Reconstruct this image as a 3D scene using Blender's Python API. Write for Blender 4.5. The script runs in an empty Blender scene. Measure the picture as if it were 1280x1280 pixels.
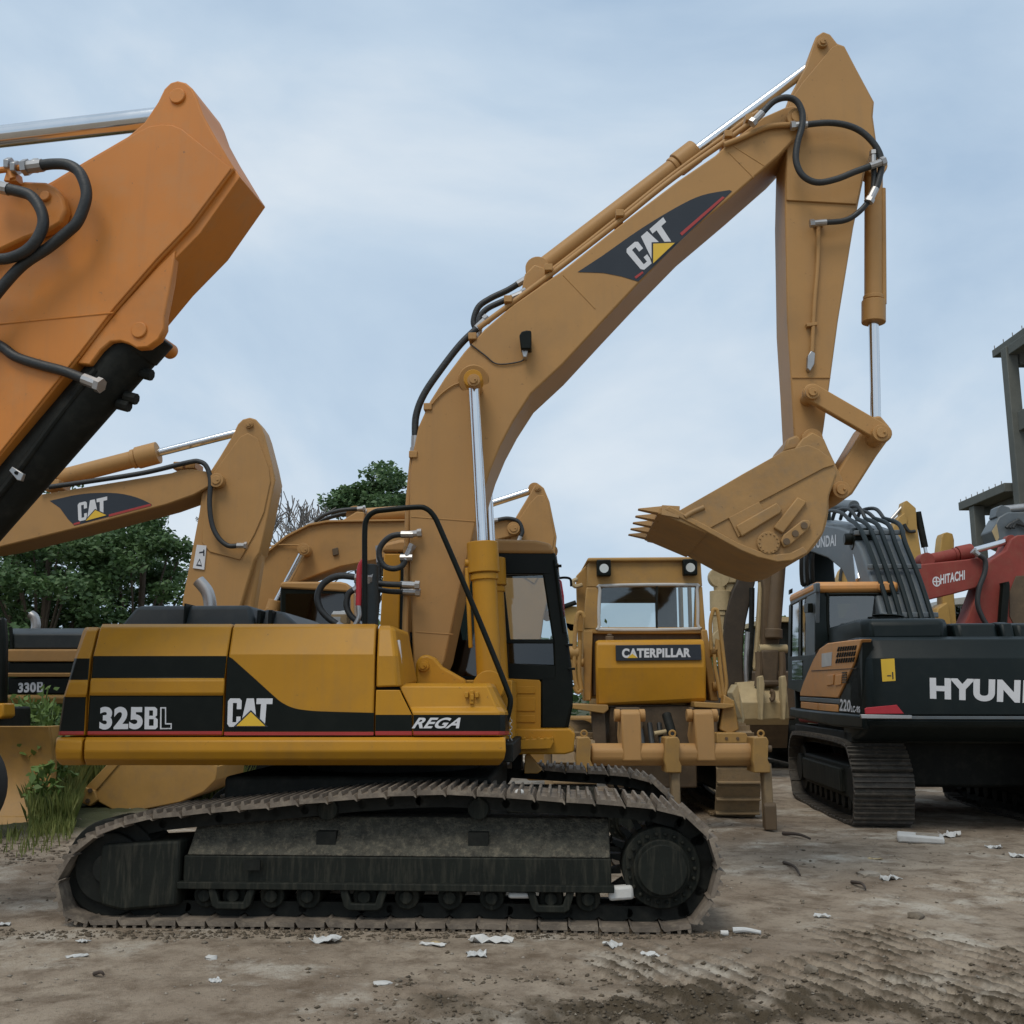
import bpy, bmesh, math, random
import numpy as np
from mathutils import Vector, Matrix
random.seed(7); np.random.seed(7)
R = math.radians
SC = bpy.context.scene
COL = SC.collection

# ------------------------------------------------------------------ camera
FPX, CX, CY = 1280.0, 640.0, 640.0
CAMZ = 1.54
PITCH = math.atan(230 / 1280)
cam_d = bpy.data.cameras.new('camera'); cam = bpy.data.objects.new('camera', cam_d); COL.objects.link(cam)
cam_d.sensor_width = 36; cam_d.lens = 36; cam_d.clip_start = 0.05; cam_d.clip_end = 3000
cam.location = (0, 0, CAMZ); cam.rotation_euler = (R(90) + PITCH, 0, 0)
SC.camera = cam

# ------------------------------------------------------------------ sky and sun
SUN_EL, SUN_AZ = 58, 205          # high, behind the camera and a little to its left
world = bpy.data.worlds.new('World'); SC.world = world; world.use_nodes = True
wn, wl = world.node_tree.nodes, world.node_tree.links
wn.clear()
w_out = wn.new('ShaderNodeOutputWorld'); w_bg = wn.new('ShaderNodeBackground'); w_bg.inputs[1].default_value = 0.1
w_sky = wn.new('ShaderNodeTexSky'); w_sky.sky_type = 'NISHITA'; w_sky.sun_disc = False
w_sky.sun_elevation = R(SUN_EL); w_sky.sun_rotation = R(SUN_AZ); w_sky.dust_density = 3
w_tc = wn.new('ShaderNodeTexCoord')
w_map = wn.new('ShaderNodeMapping'); w_map.inputs['Scale'].default_value = (1.0, 1.0, 1.7); w_map.inputs['Location'].default_value = (1.7, 0.9, 0.4)
w_n1 = wn.new('ShaderNodeTexNoise'); w_n1.inputs['Scale'].default_value = 2.3; w_n1.inputs['Detail'].default_value = 7; w_n1.inputs['Roughness'].default_value = 0.52; w_n1.inputs['Distortion'].default_value = 0.35
w_r = wn.new('ShaderNodeValToRGB')
w_r.color_ramp.elements[0].position = 0.33; w_r.color_ramp.elements[0].color = (0.43, 0.57, 0.74, 1)
w_r.color_ramp.elements[1].position = 0.74; w_r.color_ramp.elements[1].color = (0.84, 0.90, 0.95, 1)
e = w_r.color_ramp.elements.new(0.5); e.color = (0.56, 0.69, 0.83, 1)
w_mul = wn.new('ShaderNodeMix'); w_mul.data_type = 'RGBA'; w_mul.blend_type = 'MULTIPLY'; w_mul.inputs[0].default_value = 1
w_mul.inputs[7].default_value = (10.0, 10.0, 10.0, 1)
w_mix = wn.new('ShaderNodeMix'); w_mix.data_type = 'RGBA'; w_mix.inputs[0].default_value = 0.93
wl.new(w_tc.outputs['Generated'], w_map.inputs[0]); wl.new(w_map.outputs[0], w_n1.inputs['Vector'])
wl.new(w_n1.outputs[0], w_r.inputs[0]); wl.new(w_r.outputs[0], w_mul.inputs[6])
wl.new(w_sky.outputs[0], w_mix.inputs[6]); wl.new(w_mul.outputs[2], w_mix.inputs[7])
wl.new(w_mix.outputs[2], w_bg.inputs[0]); wl.new(w_bg.outputs[0], w_out.inputs[0])
sun_d = bpy.data.lights.new('sun', 'SUN'); sun = bpy.data.objects.new('sun', sun_d); COL.objects.link(sun)
sun_d.energy = 1.5; sun_d.angle = R(25); sun_d.color = (1.0, 0.93, 0.82)
_az, _el = R(SUN_AZ), R(SUN_EL)
sdir = Vector((math.sin(_az) * math.cos(_el), math.cos(_az) * math.cos(_el), math.sin(_el)))
sun.rotation_euler = sdir.to_track_quat('Z', 'Y').to_euler(); sun.location = sdir * 60
SC.view_settings.view_transform = 'Standard'; SC.view_settings.look = 'None'
SC.view_settings.exposure = 0.0; SC.view_settings.gamma = 1.0; SC.view_settings.use_curve_mapping = False
SC.cycles.max_bounces = 6; SC.cycles.transparent_max_bounces = 12

# ------------------------------------------------------------------ materials
MATS = {}
def new_mat(name):
    m = bpy.data.materials.new(name); m.use_nodes = True
    MATS[name] = m
    return m, m.node_tree.nodes, m.node_tree.links, m.node_tree.nodes['Principled BSDF']
def surf(name, col, rough=0.5, metal=0.0, dirt=None, dirt_amt=0.35, var=0.12, scale=3.0, bump=0.0, bscale=40, streak=False, coat=0.0, spec=0.5):
    """paint / metal / rubber with mottled colour, patches of dirt and uneven gloss"""
    m, n, l, b = new_mat(name)
    tc = n.new('ShaderNodeTexCoord')
    geo = n.new('ShaderNodeNewGeometry')
    src = geo.outputs['Position']
    nz = n.new('ShaderNodeTexNoise'); nz.inputs['Scale'].default_value = scale; nz.inputs['Detail'].default_value = 6; nz.inputs['Roughness'].default_value = 0.6
    l.new(src, nz.inputs['Vector'])
    cr = n.new('ShaderNodeMapRange'); cr.inputs[1].default_value = 0.3; cr.inputs[2].default_value = 0.7
    cr.inputs[3].default_value = 1 - var; cr.inputs[4].default_value = 1 + var
    l.new(nz.outputs[0], cr.inputs[0])
    mul = n.new('ShaderNodeMix'); mul.data_type = 'RGBA'; mul.blend_type = 'MULTIPLY'; mul.inputs[0].default_value = 1
    mul.inputs[6].default_value = (*col, 1); l.new(cr.outputs[0], mul.inputs[7])
    out = mul.outputs[2]
    if dirt:
        d = n.new('ShaderNodeTexNoise'); d.inputs['Scale'].default_value = scale * 2.3; d.inputs['Detail'].default_value = 9; d.inputs['Roughness'].default_value = 0.7
        mp = n.new('ShaderNodeMapping'); mp.inputs['Scale'].default_value = (4, 4, 0.45) if streak else (1, 1, 1)
        l.new(src, mp.inputs[0]); l.new(mp.outputs[0], d.inputs['Vector'])
        dr = n.new('ShaderNodeMapRange'); dr.inputs[1].default_value = 0.48; dr.inputs[2].default_value = 0.72; dr.inputs[4].default_value = dirt_amt
        l.new(d.outputs[0], dr.inputs[0])
        mx = n.new('ShaderNodeMix'); mx.data_type = 'RGBA'; mx.inputs[7].default_value = (*dirt, 1)
        l.new(dr.outputs[0], mx.inputs[0]); l.new(out, mx.inputs[6]); out = mx.outputs[2]
    if name.startswith(('yellow', 'orange', 'red_paint')):
        for sc_, lo, hi, colr, amt in ((26, .66, .72, (.10, .062, .035), .55), (1.1, .56, .80, (.16, .105, .055), .38)):
            d = n.new('ShaderNodeTexNoise'); d.inputs['Scale'].default_value = sc_; d.inputs['Detail'].default_value = 9; d.inputs['Roughness'].default_value = .62; d.inputs['Distortion'].default_value = .4
            l.new(src, d.inputs['Vector'])
            dr = n.new('ShaderNodeMapRange'); dr.inputs[1].default_value = lo; dr.inputs[2].default_value = hi; dr.inputs[4].default_value = amt
            l.new(d.outputs[0], dr.inputs[0])
            mx = n.new('ShaderNodeMix'); mx.data_type = 'RGBA'; mx.inputs[7].default_value = (*colr, 1)
            l.new(dr.outputs[0], mx.inputs[0]); l.new(out, mx.inputs[6]); out = mx.outputs[2]
        # rain streaks running down
        mp = n.new('ShaderNodeMapping'); mp.inputs['Scale'].default_value = (9, 9, .55); l.new(src, mp.inputs[0])
        d = n.new('ShaderNodeTexNoise'); d.inputs['Scale'].default_value = 1.6; d.inputs['Detail'].default_value = 6; d.inputs['Roughness'].default_value = .6; l.new(mp.outputs[0], d.inputs['Vector'])
        dr = n.new('ShaderNodeMapRange'); dr.inputs[1].default_value = .52; dr.inputs[2].default_value = .78; dr.inputs[4].default_value = .15
        l.new(d.outputs[0], dr.inputs[0])
        mx = n.new('ShaderNodeMix'); mx.data_type = 'RGBA'; mx.inputs[7].default_value = (.20, .14, .085, 1)
        l.new(dr.outputs[0], mx.inputs[0]); l.new(out, mx.inputs[6]); out = mx.outputs[2]
    l.new(out, b.inputs['Base Color'])
    rr = n.new('ShaderNodeMapRange'); rr.inputs[3].default_value = max(0, rough - 0.1); rr.inputs[4].default_value = min(1, rough + 0.12)
    l.new(nz.outputs[0], rr.inputs[0]); l.new(rr.outputs[0], b.inputs['Roughness'])
    b.inputs['Metallic'].default_value = metal
    b.inputs['Coat Weight'].default_value = coat
    b.inputs['Specular IOR Level'].default_value = spec
    if bump:
        bn = n.new('ShaderNodeTexNoise'); bn.inputs['Scale'].default_value = bscale; bn.inputs['Detail'].default_value = 5
        l.new(src, bn.inputs['Vector'])
        bp = n.new('ShaderNodeBump'); bp.inputs['Strength'].default_value = bump; bp.inputs['Distance'].default_value = 0.02
        l.new(bn.outputs[0], bp.inputs['Height']); l.new(bp.outputs[0], b.inputs['Normal'])
    return m
DUST = (0.20, 0.16, 0.11)
surf('yellow', (0.46, 0.218, 0.016), 0.42, dirt=(0.33, 0.165, 0.03), dirt_amt=0.3, var=0.07, scale=1.6, bump=0.02, bscale=14, spec=.25)
surf('yellow_boom', (0.41, 0.222, 0.076), 0.5, dirt=(0.34, 0.20, 0.085), dirt_amt=0.35, var=0.07, scale=1.2, bump=0.02, bscale=12, spec=.3)  # beiger yellow for the booms, veiling glare put into its paler colour
surf('yellow_old', (0.37, 0.205, 0.052), 0.6, dirt=(0.24, 0.15, 0.07), dirt_amt=0.5, var=0.12, scale=2.5, bump=0.05, bscale=20)
surf('yellow_bucket', (0.36, 0.20, 0.066), 0.6, dirt=(0.22, 0.15, 0.08), dirt_amt=0.55, var=0.14, scale=3, bump=0.1, bscale=22)
surf('orange', (0.56, 0.192, 0.024), 0.5, dirt=(0.42, 0.24, 0.10), dirt_amt=0.35, var=0.06, scale=1.3, bump=0.02, bscale=10)
surf('orange_cab', (0.60, 0.27, 0.075), 0.5, dirt=(0.40, 0.22, 0.10), dirt_amt=0.4, var=0.08)
surf('boom_brown', (0.040, 0.028, 0.017), 0.7, dirt=(0.075, 0.052, 0.03), dirt_amt=0.5, var=0.2, bump=0.1)
surf('rust_brown', (0.085, 0.056, 0.03), 0.7, dirt=(0.15, 0.10, 0.055), dirt_amt=0.5, var=0.2, bump=0.1)
surf('old_brown', (0.125, 0.08, 0.04), 0.65, dirt=(0.10, 0.065, 0.04), dirt_amt=0.5, var=0.15)
surf('tan', (0.42, 0.32, 0.17), 0.65, dirt=(0.28, 0.2, 0.1), dirt_amt=0.5, var=0.12)
surf('black_paint', (0.005, 0.007, 0.005), 0.38, dirt=(0.02, 0.022, 0.017), dirt_amt=0.25, var=0.2, scale=2, spec=0.16)
surf('hood_black', (0.020, 0.026, 0.027), 0.5, spec=.35, dirt=(0.06, 0.06, 0.055), dirt_amt=0.4, var=0.15, scale=2)
surf('decal_black', (0.013, 0.017, 0.024), 0.32, var=0.15)
surf('decal_red', (0.36, 0.03, 0.025), 0.4, var=0.1)
surf('decal_white', (0.64, 0.64, 0.65), 0.4, var=0.05)
surf('decal_yellow', (0.72, 0.45, 0.03), 0.4, var=0.05)
surf('chrome', (0.70, 0.71, 0.72), 0.16, metal=1, var=0.05)
surf('steel', (0.42, 0.41, 0.40), 0.4, metal=0.9, var=0.2)
surf('hose', (0.018, 0.020, 0.020), 0.5, dirt=(0.05, 0.05, 0.045), dirt_amt=0.4, var=0.2, bump=0.15, bscale=60)
surf('rubber', (0.018, 0.020, 0.020), 0.75, dirt=(0.07, 0.06, 0.05), dirt_amt=0.4, var=0.2)
surf('undercarriage', (0.011, 0.013, 0.010), 0.7, spec=.2, dirt=(0.10, 0.09, 0.065), dirt_amt=0.36, var=0.3, scale=3, streak=True, bump=0.08)
surf('mud_caked', (0.06, 0.056, 0.042), 0.95, dirt=(0.20, 0.172, 0.122), dirt_amt=0.75, var=0.5, scale=11, bump=0.9, bscale=55)
surf('shoe_steel', (0.14, 0.112, 0.085), 0.75, metal=0.0, dirt=(0.33, 0.27, 0.20), dirt_amt=0.7, var=0.4, scale=4, bump=0.2)
surf('shoe_dark', (0.06, 0.052, 0.042), 0.7, metal=0.2, dirt=(0.15, 0.125, 0.095), dirt_amt=0.7, var=0.3, scale=5, bump=0.2)
surf('shoe_tan', (0.24, 0.165, 0.085), 0.75, dirt=(0.13, 0.10, 0.07), dirt_amt=0.6, var=0.2, scale=4, bump=0.2)
surf('dark_iron', (0.010, 0.011, 0.009), 0.65, spec=.2, dirt=(0.04, 0.038, 0.03), dirt_amt=0.5, var=0.3)
surf('grey_paint', (0.095, 0.112, 0.122), 0.45, dirt=(0.16, 0.15, 0.13), dirt_amt=0.4, var=0.12)
surf('charcoal', (0.005, 0.010, 0.010), 0.42, dirt=(0.022, 0.026, 0.022), dirt_amt=0.3, var=0.15, scale=1.5, spec=.22)
surf('red_paint', (0.25, 0.052, 0.040), 0.6, spec=.2, dirt=(0.24, 0.09, 0.06), dirt_amt=0.5, var=0.12)
surf('bright_red', (0.45, 0.02, 0.03), 0.45, var=0.1)
surf('far_yellow', (0.42, 0.25, 0.065), 0.6, var=0.1)
surf('concrete', (0.115, 0.12, 0.105), 0.85, dirt=(0.08, 0.085, 0.075), dirt_amt=0.6, var=0.2, scale=0.7, bump=0.3, bscale=9)
surf('brick_wall', (0.33, 0.15, 0.10), 0.85, var=0.15)
surf('wall_white', (0.50, 0.49, 0.46), 0.8, var=0.1)
surf('bark', (0.10, 0.075, 0.055), 0.9, var=0.3, scale=6, bump=0.4)
surf('twig_grey', (0.20, 0.18, 0.165), 0.9, var=0.2)
surf('paper', (0.52, 0.52, 0.50), 0.7, dirt=(0.42, 0.38, 0.32), dirt_amt=0.5, var=0.08, scale=9)
surf('foam', (0.56, 0.55, 0.52), 0.8, dirt=(0.5, 0.46, 0.4), dirt_amt=0.4, var=0.06, scale=9, bump=0.15)
surf('cardboard', (0.42, 0.29, 0.15), 0.8, var=0.1)
surf('stone', (0.28, 0.24, 0.19), 0.9, var=0.3, scale=8, bump=0.4)
surf('clod', (0.17, 0.138, 0.10), 0.95, dirt=(0.27, 0.225, 0.17), dirt_amt=0.5, var=0.3, scale=8, bump=0.6)
surf('mud', (0.095, 0.072, 0.046), 0.95, dirt=(0.19, 0.15, 0.105), dirt_amt=0.6, var=0.35, scale=6, bump=0.6)
surf('twig', (0.07, 0.052, 0.04), 0.9, var=0.3)
def leaf_mat(name, c1, c2, rough=0.55):
    m, n, l, b = new_mat(name)
    oi = n.new('ShaderNodeNewGeometry')
    nz = n.new('ShaderNodeTexNoise'); nz.inputs['Scale'].default_value = 0.9; nz.inputs['Detail'].default_value = 3
    l.new(oi.outputs['Position'], nz.inputs['Vector'])
    add = n.new('ShaderNodeMath'); add.operation = 'MULTIPLY_ADD'; add.inputs[1].default_value = 0.55
    l.new(oi.outputs['Random Per Island'], add.inputs[0])
    sc = n.new('ShaderNodeMath'); sc.operation = 'MULTIPLY'; sc.inputs[1].default_value = 0.6; l.new(nz.outputs[0], sc.inputs[0])
    l.new(sc.outputs[0], add.inputs[2])
    mx = n.new('ShaderNodeMix'); mx.data_type = 'RGBA'; mx.inputs[6].default_value = (*c1, 1); mx.inputs[7].default_value = (*c2, 1)
    l.new(add.outputs[0], mx.inputs[0]); l.new(mx.outputs[2], b.inputs['Base Color'])
    b.inputs['Roughness'].default_value = rough
    tr = n.new('ShaderNodeBsdfTranslucent'); l.new(mx.outputs[2], tr.inputs[0])
    ms = n.new('ShaderNodeMixShader'); ms.inputs[0].default_value = 0.25
    l.new(b.outputs[0], ms.inputs[1]); l.new(tr.outputs[0], ms.inputs[2])
    l.new(ms.outputs[0], n['Material Output'].inputs[0])
    return m
leaf_mat('leaf_dark', (0.034, 0.078, 0.028), (0.13, 0.215, 0.075))
leaf_mat('leaf_mid', (0.038, 0.09, 0.035), (0.14, 0.225, 0.085))
leaf_mat('grass', (0.10, 0.16, 0.03), (0.34, 0.36, 0.12))
leaf_mat('weed', (0.06, 0.12, 0.025), (0.19, 0.28, 0.07))
def glass_mat(name, tint, refl=0.12):
    m, n, l, b = new_mat(name)
    n.remove(b)
    t = n.new('ShaderNodeBsdfTransparent'); t.inputs[0].default_value = (*tint, 1)
    g = n.new('ShaderNodeBsdfGlossy'); g.inputs['Roughness'].default_value = 0.04
    f = n.new('ShaderNodeFresnel'); f.inputs[0].default_value = 1.5
    ad = n.new('ShaderNodeMath'); ad.operation = 'ADD'; ad.inputs[1].default_value = refl; ad.use_clamp = True; l.new(f.outputs[0], ad.inputs[0])
    ms = n.new('ShaderNodeMixShader'); l.new(ad.outputs[0], ms.inputs[0]); l.new(t.outputs[0], ms.inputs[1]); l.new(g.outputs[0], ms.inputs[2])
    l.new(ms.outputs[0], n['Material Output'].inputs[0])
    return m
glass_mat('glass', (0.80, 0.85, 0.85), 0.05)
glass_mat('glass_dark', (0.10, 0.13, 0.12), 0.05)
glass_mat('glass_cab', (0.22, 0.27, 0.25), 0.13)
glass_mat('glass_sky', (0.25, 0.3, 0.33), 0.38)
def lens_mat():
    m, n, l, b = new_mat('lens'); b.inputs['Base Color'].default_value = (0.6, 0.6, 0.55, 1); b.inputs['Roughness'].default_value = 0.12; b.inputs['Metallic'].default_value = 0.5
lens_mat()

# ------------------------------------------------------------------ helpers
def tag(o, label=None, cat=None, group=None, kind=None):
    if label: o['label'] = label
    if cat: o['category'] = cat
    if group: o['group'] = group
    if kind: o['kind'] = kind
    return o
def empty(name, loc=(0, 0, 0), rz=0.0, parent=None):
    o = bpy.data.objects.new(name, None); COL.objects.link(o)
    o.location = loc; o.rotation_euler = (0, 0, rz); o.empty_display_size = 0.2
    if parent: o.parent = parent
    return o
def catmull(pts, sub=6, closed=False):
    pts = [Vector(p) for p in pts]; n = len(pts); out = []
    rng = range(n) if closed else range(n - 1)
    for i in rng:
        if closed: p0, p1, p2, p3 = pts[i - 1], pts[i], pts[(i + 1) % n], pts[(i + 2) % n]
        else: p0, p1, p2, p3 = pts[max(i - 1, 0)], pts[i], pts[i + 1], pts[min(i + 2, n - 1)]
        for k in range(sub):
            t = k / sub
            out.append(0.5 * ((2 * p1) + (-p0 + p2) * t + (2 * p0 - 5 * p1 + 4 * p2 - p3) * t * t + (-p0 + 3 * p1 - 3 * p2 + p3) * t ** 3))
    if not closed: out.append(pts[-1])
    return out
class Frame:
    """a machine's own axes; P / Px turn a picture point into a point on one of its planes"""
    def __init__(s, root):
        s.root = root
        s.m = Matrix.Translation(root.location) @ Matrix.Rotation(root.rotation_euler.z, 4, 'Z')
        s.mi = s.m.inverted()
        s.c = s.mi @ Vector((0, 0, CAMZ))
    def ray(s, px, py):
        u, v = (px - CX) / FPX, (CY - py) / FPX
        c, sn = math.cos(PITCH), math.sin(PITCH)
        return s.mi.to_3x3() @ Vector((u, c - v * sn, sn + v * c))
    def P(s, px, py, y):
        d = s.ray(px, py); return s.c + d * ((y - s.c.y) / d.y)
    def Px(s, px, py, x):
        d = s.ray(px, py); return s.c + d * ((x - s.c.x) / d.x)
    def Pz(s, px, py, z):
        d = s.ray(px, py); return s.c + d * ((z - s.c.z) / d.z)
    def mpp(s, px, py, y):
        return (s.P(px + 1, py, y) - s.P(px, py, y)).length
class MB:
    def __init__(s): s.v = []; s.f = []; s.mi = []
    def add(s, vs, fs, mi=0):
        b = len(s.v); s.v += [tuple(p) for p in vs]
        for k, f in enumerate(fs):
            s.f.append([b + i for i in f]); s.mi.append(mi[k] if isinstance(mi, list) else mi)
        return s
    def poly(s, ring0, ring1, mi=0):
        """solid between two rings of the same length"""
        n = len(ring0)
        fs = [list(range(n)), list(range(2 * n - 1, n - 1, -1))]
        fs += [[i, n + i, n + (i + 1) % n, (i + 1) % n][::-1] for i in range(n)]
        return s.add(list(ring0) + list(ring1), fs, mi)
    def prism(s, xz, y0, y1, mi=0):
        return s.poly([(x, y0, z) for x, z in xz], [(x, y1, z) for x, z in xz], mi)
    def prismx(s, yz, x0, x1, mi=0):
        return s.poly([(x0, y, z) for y, z in yz], [(x1, y, z) for y, z in yz], mi)
    def px(s, fr, pts, y0, y1, mi=0):
        return s.prism([(p.x, p.z) for p in (fr.P(a, b, y0) for a, b in pts)], y0, y1, mi)
    def pxx(s, fr, pts, x0, x1, mi=0):
        return s.prismx([(p.y, p.z) for p in (fr.Px(a, b, x0) for a, b in pts)], x0, x1, mi)
    def box(s, x0, x1, y0, y1, z0, z1, mi=0):
        return s.prism([(x0, z0), (x1, z0), (x1, z1), (x0, z1)], y0, y1, mi)
    def cyl(s, p, q, r, n=20, r2=None, mi=0):
        p, q = Vector(p), Vector(q); d = (q - p).normalized()
        a = d.orthogonal().normalized(); b = d.cross(a); r2 = r if r2 is None else r2
        c0 = [p + (a * math.cos(2 * math.pi * i / n) + b * math.sin(2 * math.pi * i / n)) * r for i in range(n)]
        c1 = [q + (a * math.cos(2 * math.pi * i / n) + b * math.sin(2 * math.pi * i / n)) * r2 for i in range(n)]
        return s.poly(c0, c1, mi)
    def tube(s, pts, r, n=10, sub=6, closed=False, mi=0):
        pts = catmull(pts, sub, closed) if sub > 1 else [Vector(p) for p in pts]
        rings = []; up = None
        for i, p in enumerate(pts):
            a = pts[(i + 1) % len(pts)] if (closed or i < len(pts) - 1) else p
            b = pts[i - 1] if (closed or i > 0) else p
            d = (a - b).normalized()
            up = d.orthogonal().normalized() if up is None else (up - d * up.dot(d)).normalized()
            w = d.cross(up)
            rr = r(i / max(1, len(pts) - 1)) if callable(r) else r
            rings.append([p + (up * math.cos(2 * math.pi * k / n) + w * math.sin(2 * math.pi * k / n)) * rr for k in range(n)])
        vs = [v for g in rings for v in g]; fs = []; m = len(rings)
        for i in range(m if closed else m - 1):
            j = (i + 1) % m
            fs += [[i * n + k, i * n + (k + 1) % n, j * n + (k + 1) % n, j * n + k] for k in range(n)]
        if not closed: fs += [list(range(n))[::-1], [(m - 1) * n + k for k in range(n)]]
        return s.add(vs, fs, mi)
    def build(s, name, mat, parent=None, bevel=0.0, smooth=True, ang=35, seg=2, **kw):
        me = bpy.data.meshes.new(name); me.from_pydata(s.v, [], s.f)
        for m in (mat if isinstance(mat, (list, tuple)) else [mat]): me.materials.append(MATS[m])
        if any(s.mi): me.polygons.foreach_set('material_index', s.mi)
        bm = bmesh.new(); bm.from_mesh(me); bmesh.ops.recalc_face_normals(bm, faces=bm.faces); bm.to_mesh(me); bm.free()
        return link_mesh(name, me, parent, bevel, smooth, ang, seg, **kw)
def link_mesh(name, me, parent=None, bevel=0.0, smooth=True, ang=35, seg=2, **kw):
    if smooth:
        me.polygons.foreach_set('use_smooth', [True] * len(me.polygons)); me.set_sharp_from_angle(angle=R(ang))
    o = bpy.data.objects.new(name, me); COL.objects.link(o)
    if parent: o.parent = parent
    if bevel:
        b = o.modifiers.new('bevel', 'BEVEL'); b.width = bevel; b.segments = seg; b.limit_method = 'ANGLE'; b.angle_limit = R(32)
    tag(o, **kw)
    return o
def part(name, mat, parent, mb, bevel=0.0, **kw): return mb.build(name, mat, parent, bevel, **kw)
def shell(fr, cols, yback, rowm, name, mats, parent, bevel=0.012):
    """a closed panel from columns of (px, py, y); rowm gives the paint of each row"""
    mb = MB(); C = []
    for c in cols:
        pts = [fr.P(a, b, y) for a, b, y in c]
        t, bt = pts[0], pts[-1]
        C.append(pts + [Vector((bt.x, yback, bt.z)), Vector((t.x, yback, t.z))])
    n = len(C[0]); vs = [v for c in C for v in c]; fs = []; mi = []
    for j in range(len(C) - 1):
        for i in range(n):
            k = (i + 1) % n
            fs.append([j * n + i, j * n + k, (j + 1) * n + k, (j + 1) * n + i]); mi.append(rowm[i] if i < len(rowm) else 0)
    fs.append(list(range(n))); mi.append(0); fs.append([(len(C) - 1) * n + i for i in range(n)][::-1]); mi.append(0)
    mb.add(vs, fs, mi)
    return mb.build(name, mats, parent, bevel, ang=14)
_GLYPH = {}
def glyphs(body, bold):
    if (body, bold) not in _GLYPH:
        cu = bpy.data.curves.new('lettering', 'FONT'); cu.body = body; cu.size = 1; cu.offset = bold; cu.space_character = 1 + bold * 1.6
        o = bpy.data.objects.new('lettering', cu); COL.objects.link(o)
        dg = bpy.context.evaluated_depsgraph_get()
        me = bpy.data.meshes.new_from_object(o.evaluated_get(dg))
        bpy.data.objects.remove(o); bpy.data.curves.remove(cu)
        vs = np.array([v.co[:2] for v in me.vertices]); fs = [list(p.vertices) for p in me.polygons]
        bpy.data.meshes.remove(me)
        lo, hi = vs.min(0), vs.max(0)
        _GLYPH[(body, bold)] = ((vs - lo) / (hi - lo), fs)
    return _GLYPH[(body, bold)]
def lettering(fr, body, quad, plane, mat='decal_white', parent=None, bold=0.03, axis='y', name='lettering', shear=0.0, lift=0.004):
    """quad = picture points BL, BR, TR, TL of the words on that plane"""
    uv, fs = glyphs(body, bold)
    f = fr.P if axis == 'y' else fr.Px
    q = [f(a, b, plane - lift) for a, b in quad]
    vs = []
    for u, v in uv:
        u = u + shear * (v - 0.5)
        vs.append((q[0] * (1 - u) + q[1] * u) * (1 - v) + (q[3] * (1 - u) + q[2] * u) * v)
    mb = MB().add(vs, fs)
    me = bpy.data.meshes.new(name); me.from_pydata(mb.v, [], mb.f); me.materials.append(MATS[mat])
    return link_mesh(name, me, parent, smooth=False)
def decal(fr, pts, plane, mat, parent, name, lift=0.002, thick=0.0015, axis='y', smoothed=False):
    if smoothed: pts = [(p.x, p.y) for p in catmull([(a, b, 0) for a, b in pts], 4, True)]
    mb = MB()
    if axis == 'y': mb.px(fr, pts, plane - lift - thick, plane - lift)
    else: mb.pxx(fr, pts, plane - lift - thick, plane - lift)
    return mb.build(name, mat, parent, smooth=False)
def block_B(fr, quad, plane, parent, lift=.004, mat='decal_white'):
    """a heavy block B in convex pieces"""
    q = [fr.P(a, b, plane - lift) for a, b in quad]; mb = MB()
    P4 = lambda u, v: (q[0] * (1 - u) + q[1] * u) * (1 - v) + (q[3] * (1 - u) + q[2] * u) * v
    pcs = [[(0,0),(.34,0),(.34,1),(0,1)]]
    for v0, v1, r in ((0,.53,1.0),(.53,1,.94)):
        t = .155; k = .09
        pcs += [[(.34,v0),(r-.17,v0),(r-.17,v0+t),(.34,v0+t)] if v0 == 0 else [(.34,v0-.075),(r-.2,v0-.075),(r-.2,v0+.075),(.34,v0+.075)],
                [(.34,v1-t),(r-.17,v1-t),(r-.17,v1),(.34,v1)] if v1 == 1 else [],
                [(r-.17,v0),(r,v0+k),(r-.31,v0+k+t*.4),(r-.31,v0+t*.5)], [(r-.31,v0+k),(r,v0+k),(r,v1-k),(r-.31,v1-k)], [(r-.31,v1-k),(r,v1-k),(r-.17,v1),(r-.31,v1)]]
    for i, g in enumerate(pcs):
        if g: mb.add([P4(u, v) - Vector((0, .00003 * i, 0)) for u, v in g], [list(range(len(g)))])
    return mb.build('lettering', mat, parent, smooth=False)
def cat_mark(fr, quad, tri, plane, parent, lift=0.006):
    """condensed block letters C A T drawn as outlines, with the pale triangle over them"""
    C = [(.30,.36),(.30,.20),(.26,.0),(.05,.0),(.0,.10),(.0,.90),(.05,1),(.26,1),(.31,.92),(.31,.62),(.205,.62),(.205,.84),(.115,.84),(.115,.16),(.205,.16),(.205,.36)]
    A = [(.30,.0),(.42,1),(.58,1),(.70,.0),(.585,.0),(.565,.20),(.435,.20),(.415,.0)]
    T = [(.745,.0),(.745,.80),(.64,.80),(.64,1),(1,1),(1,.80),(.87,.80),(.87,.0)]
    q = [fr.P(a, b, plane - lift) for a, b in quad]; mb = MB()
    for g in (C, A, T):
        vs = [((q[0] * (1 - u) + q[1] * u) * (1 - v) + (q[3] * (1 - u) + q[2] * u) * v) for u, v in g]
        mb.add(vs, [list(range(len(vs)))])
    mb.build('lettering', 'decal_white', parent, smooth=False)
    c = (sum(p[0] for p in tri) / 3, sum(p[1] for p in tri) / 3)
    decal(fr, [(c[0] + (a - c[0]) * 1.22, c[1] + (b - c[1]) * 1.22) for a, b in tri], plane, 'decal_black', parent, 'triangle_outline', lift + 0.002)
    decal(fr, tri, plane, 'decal_yellow', parent, 'triangle', lift + 0.005)
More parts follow.
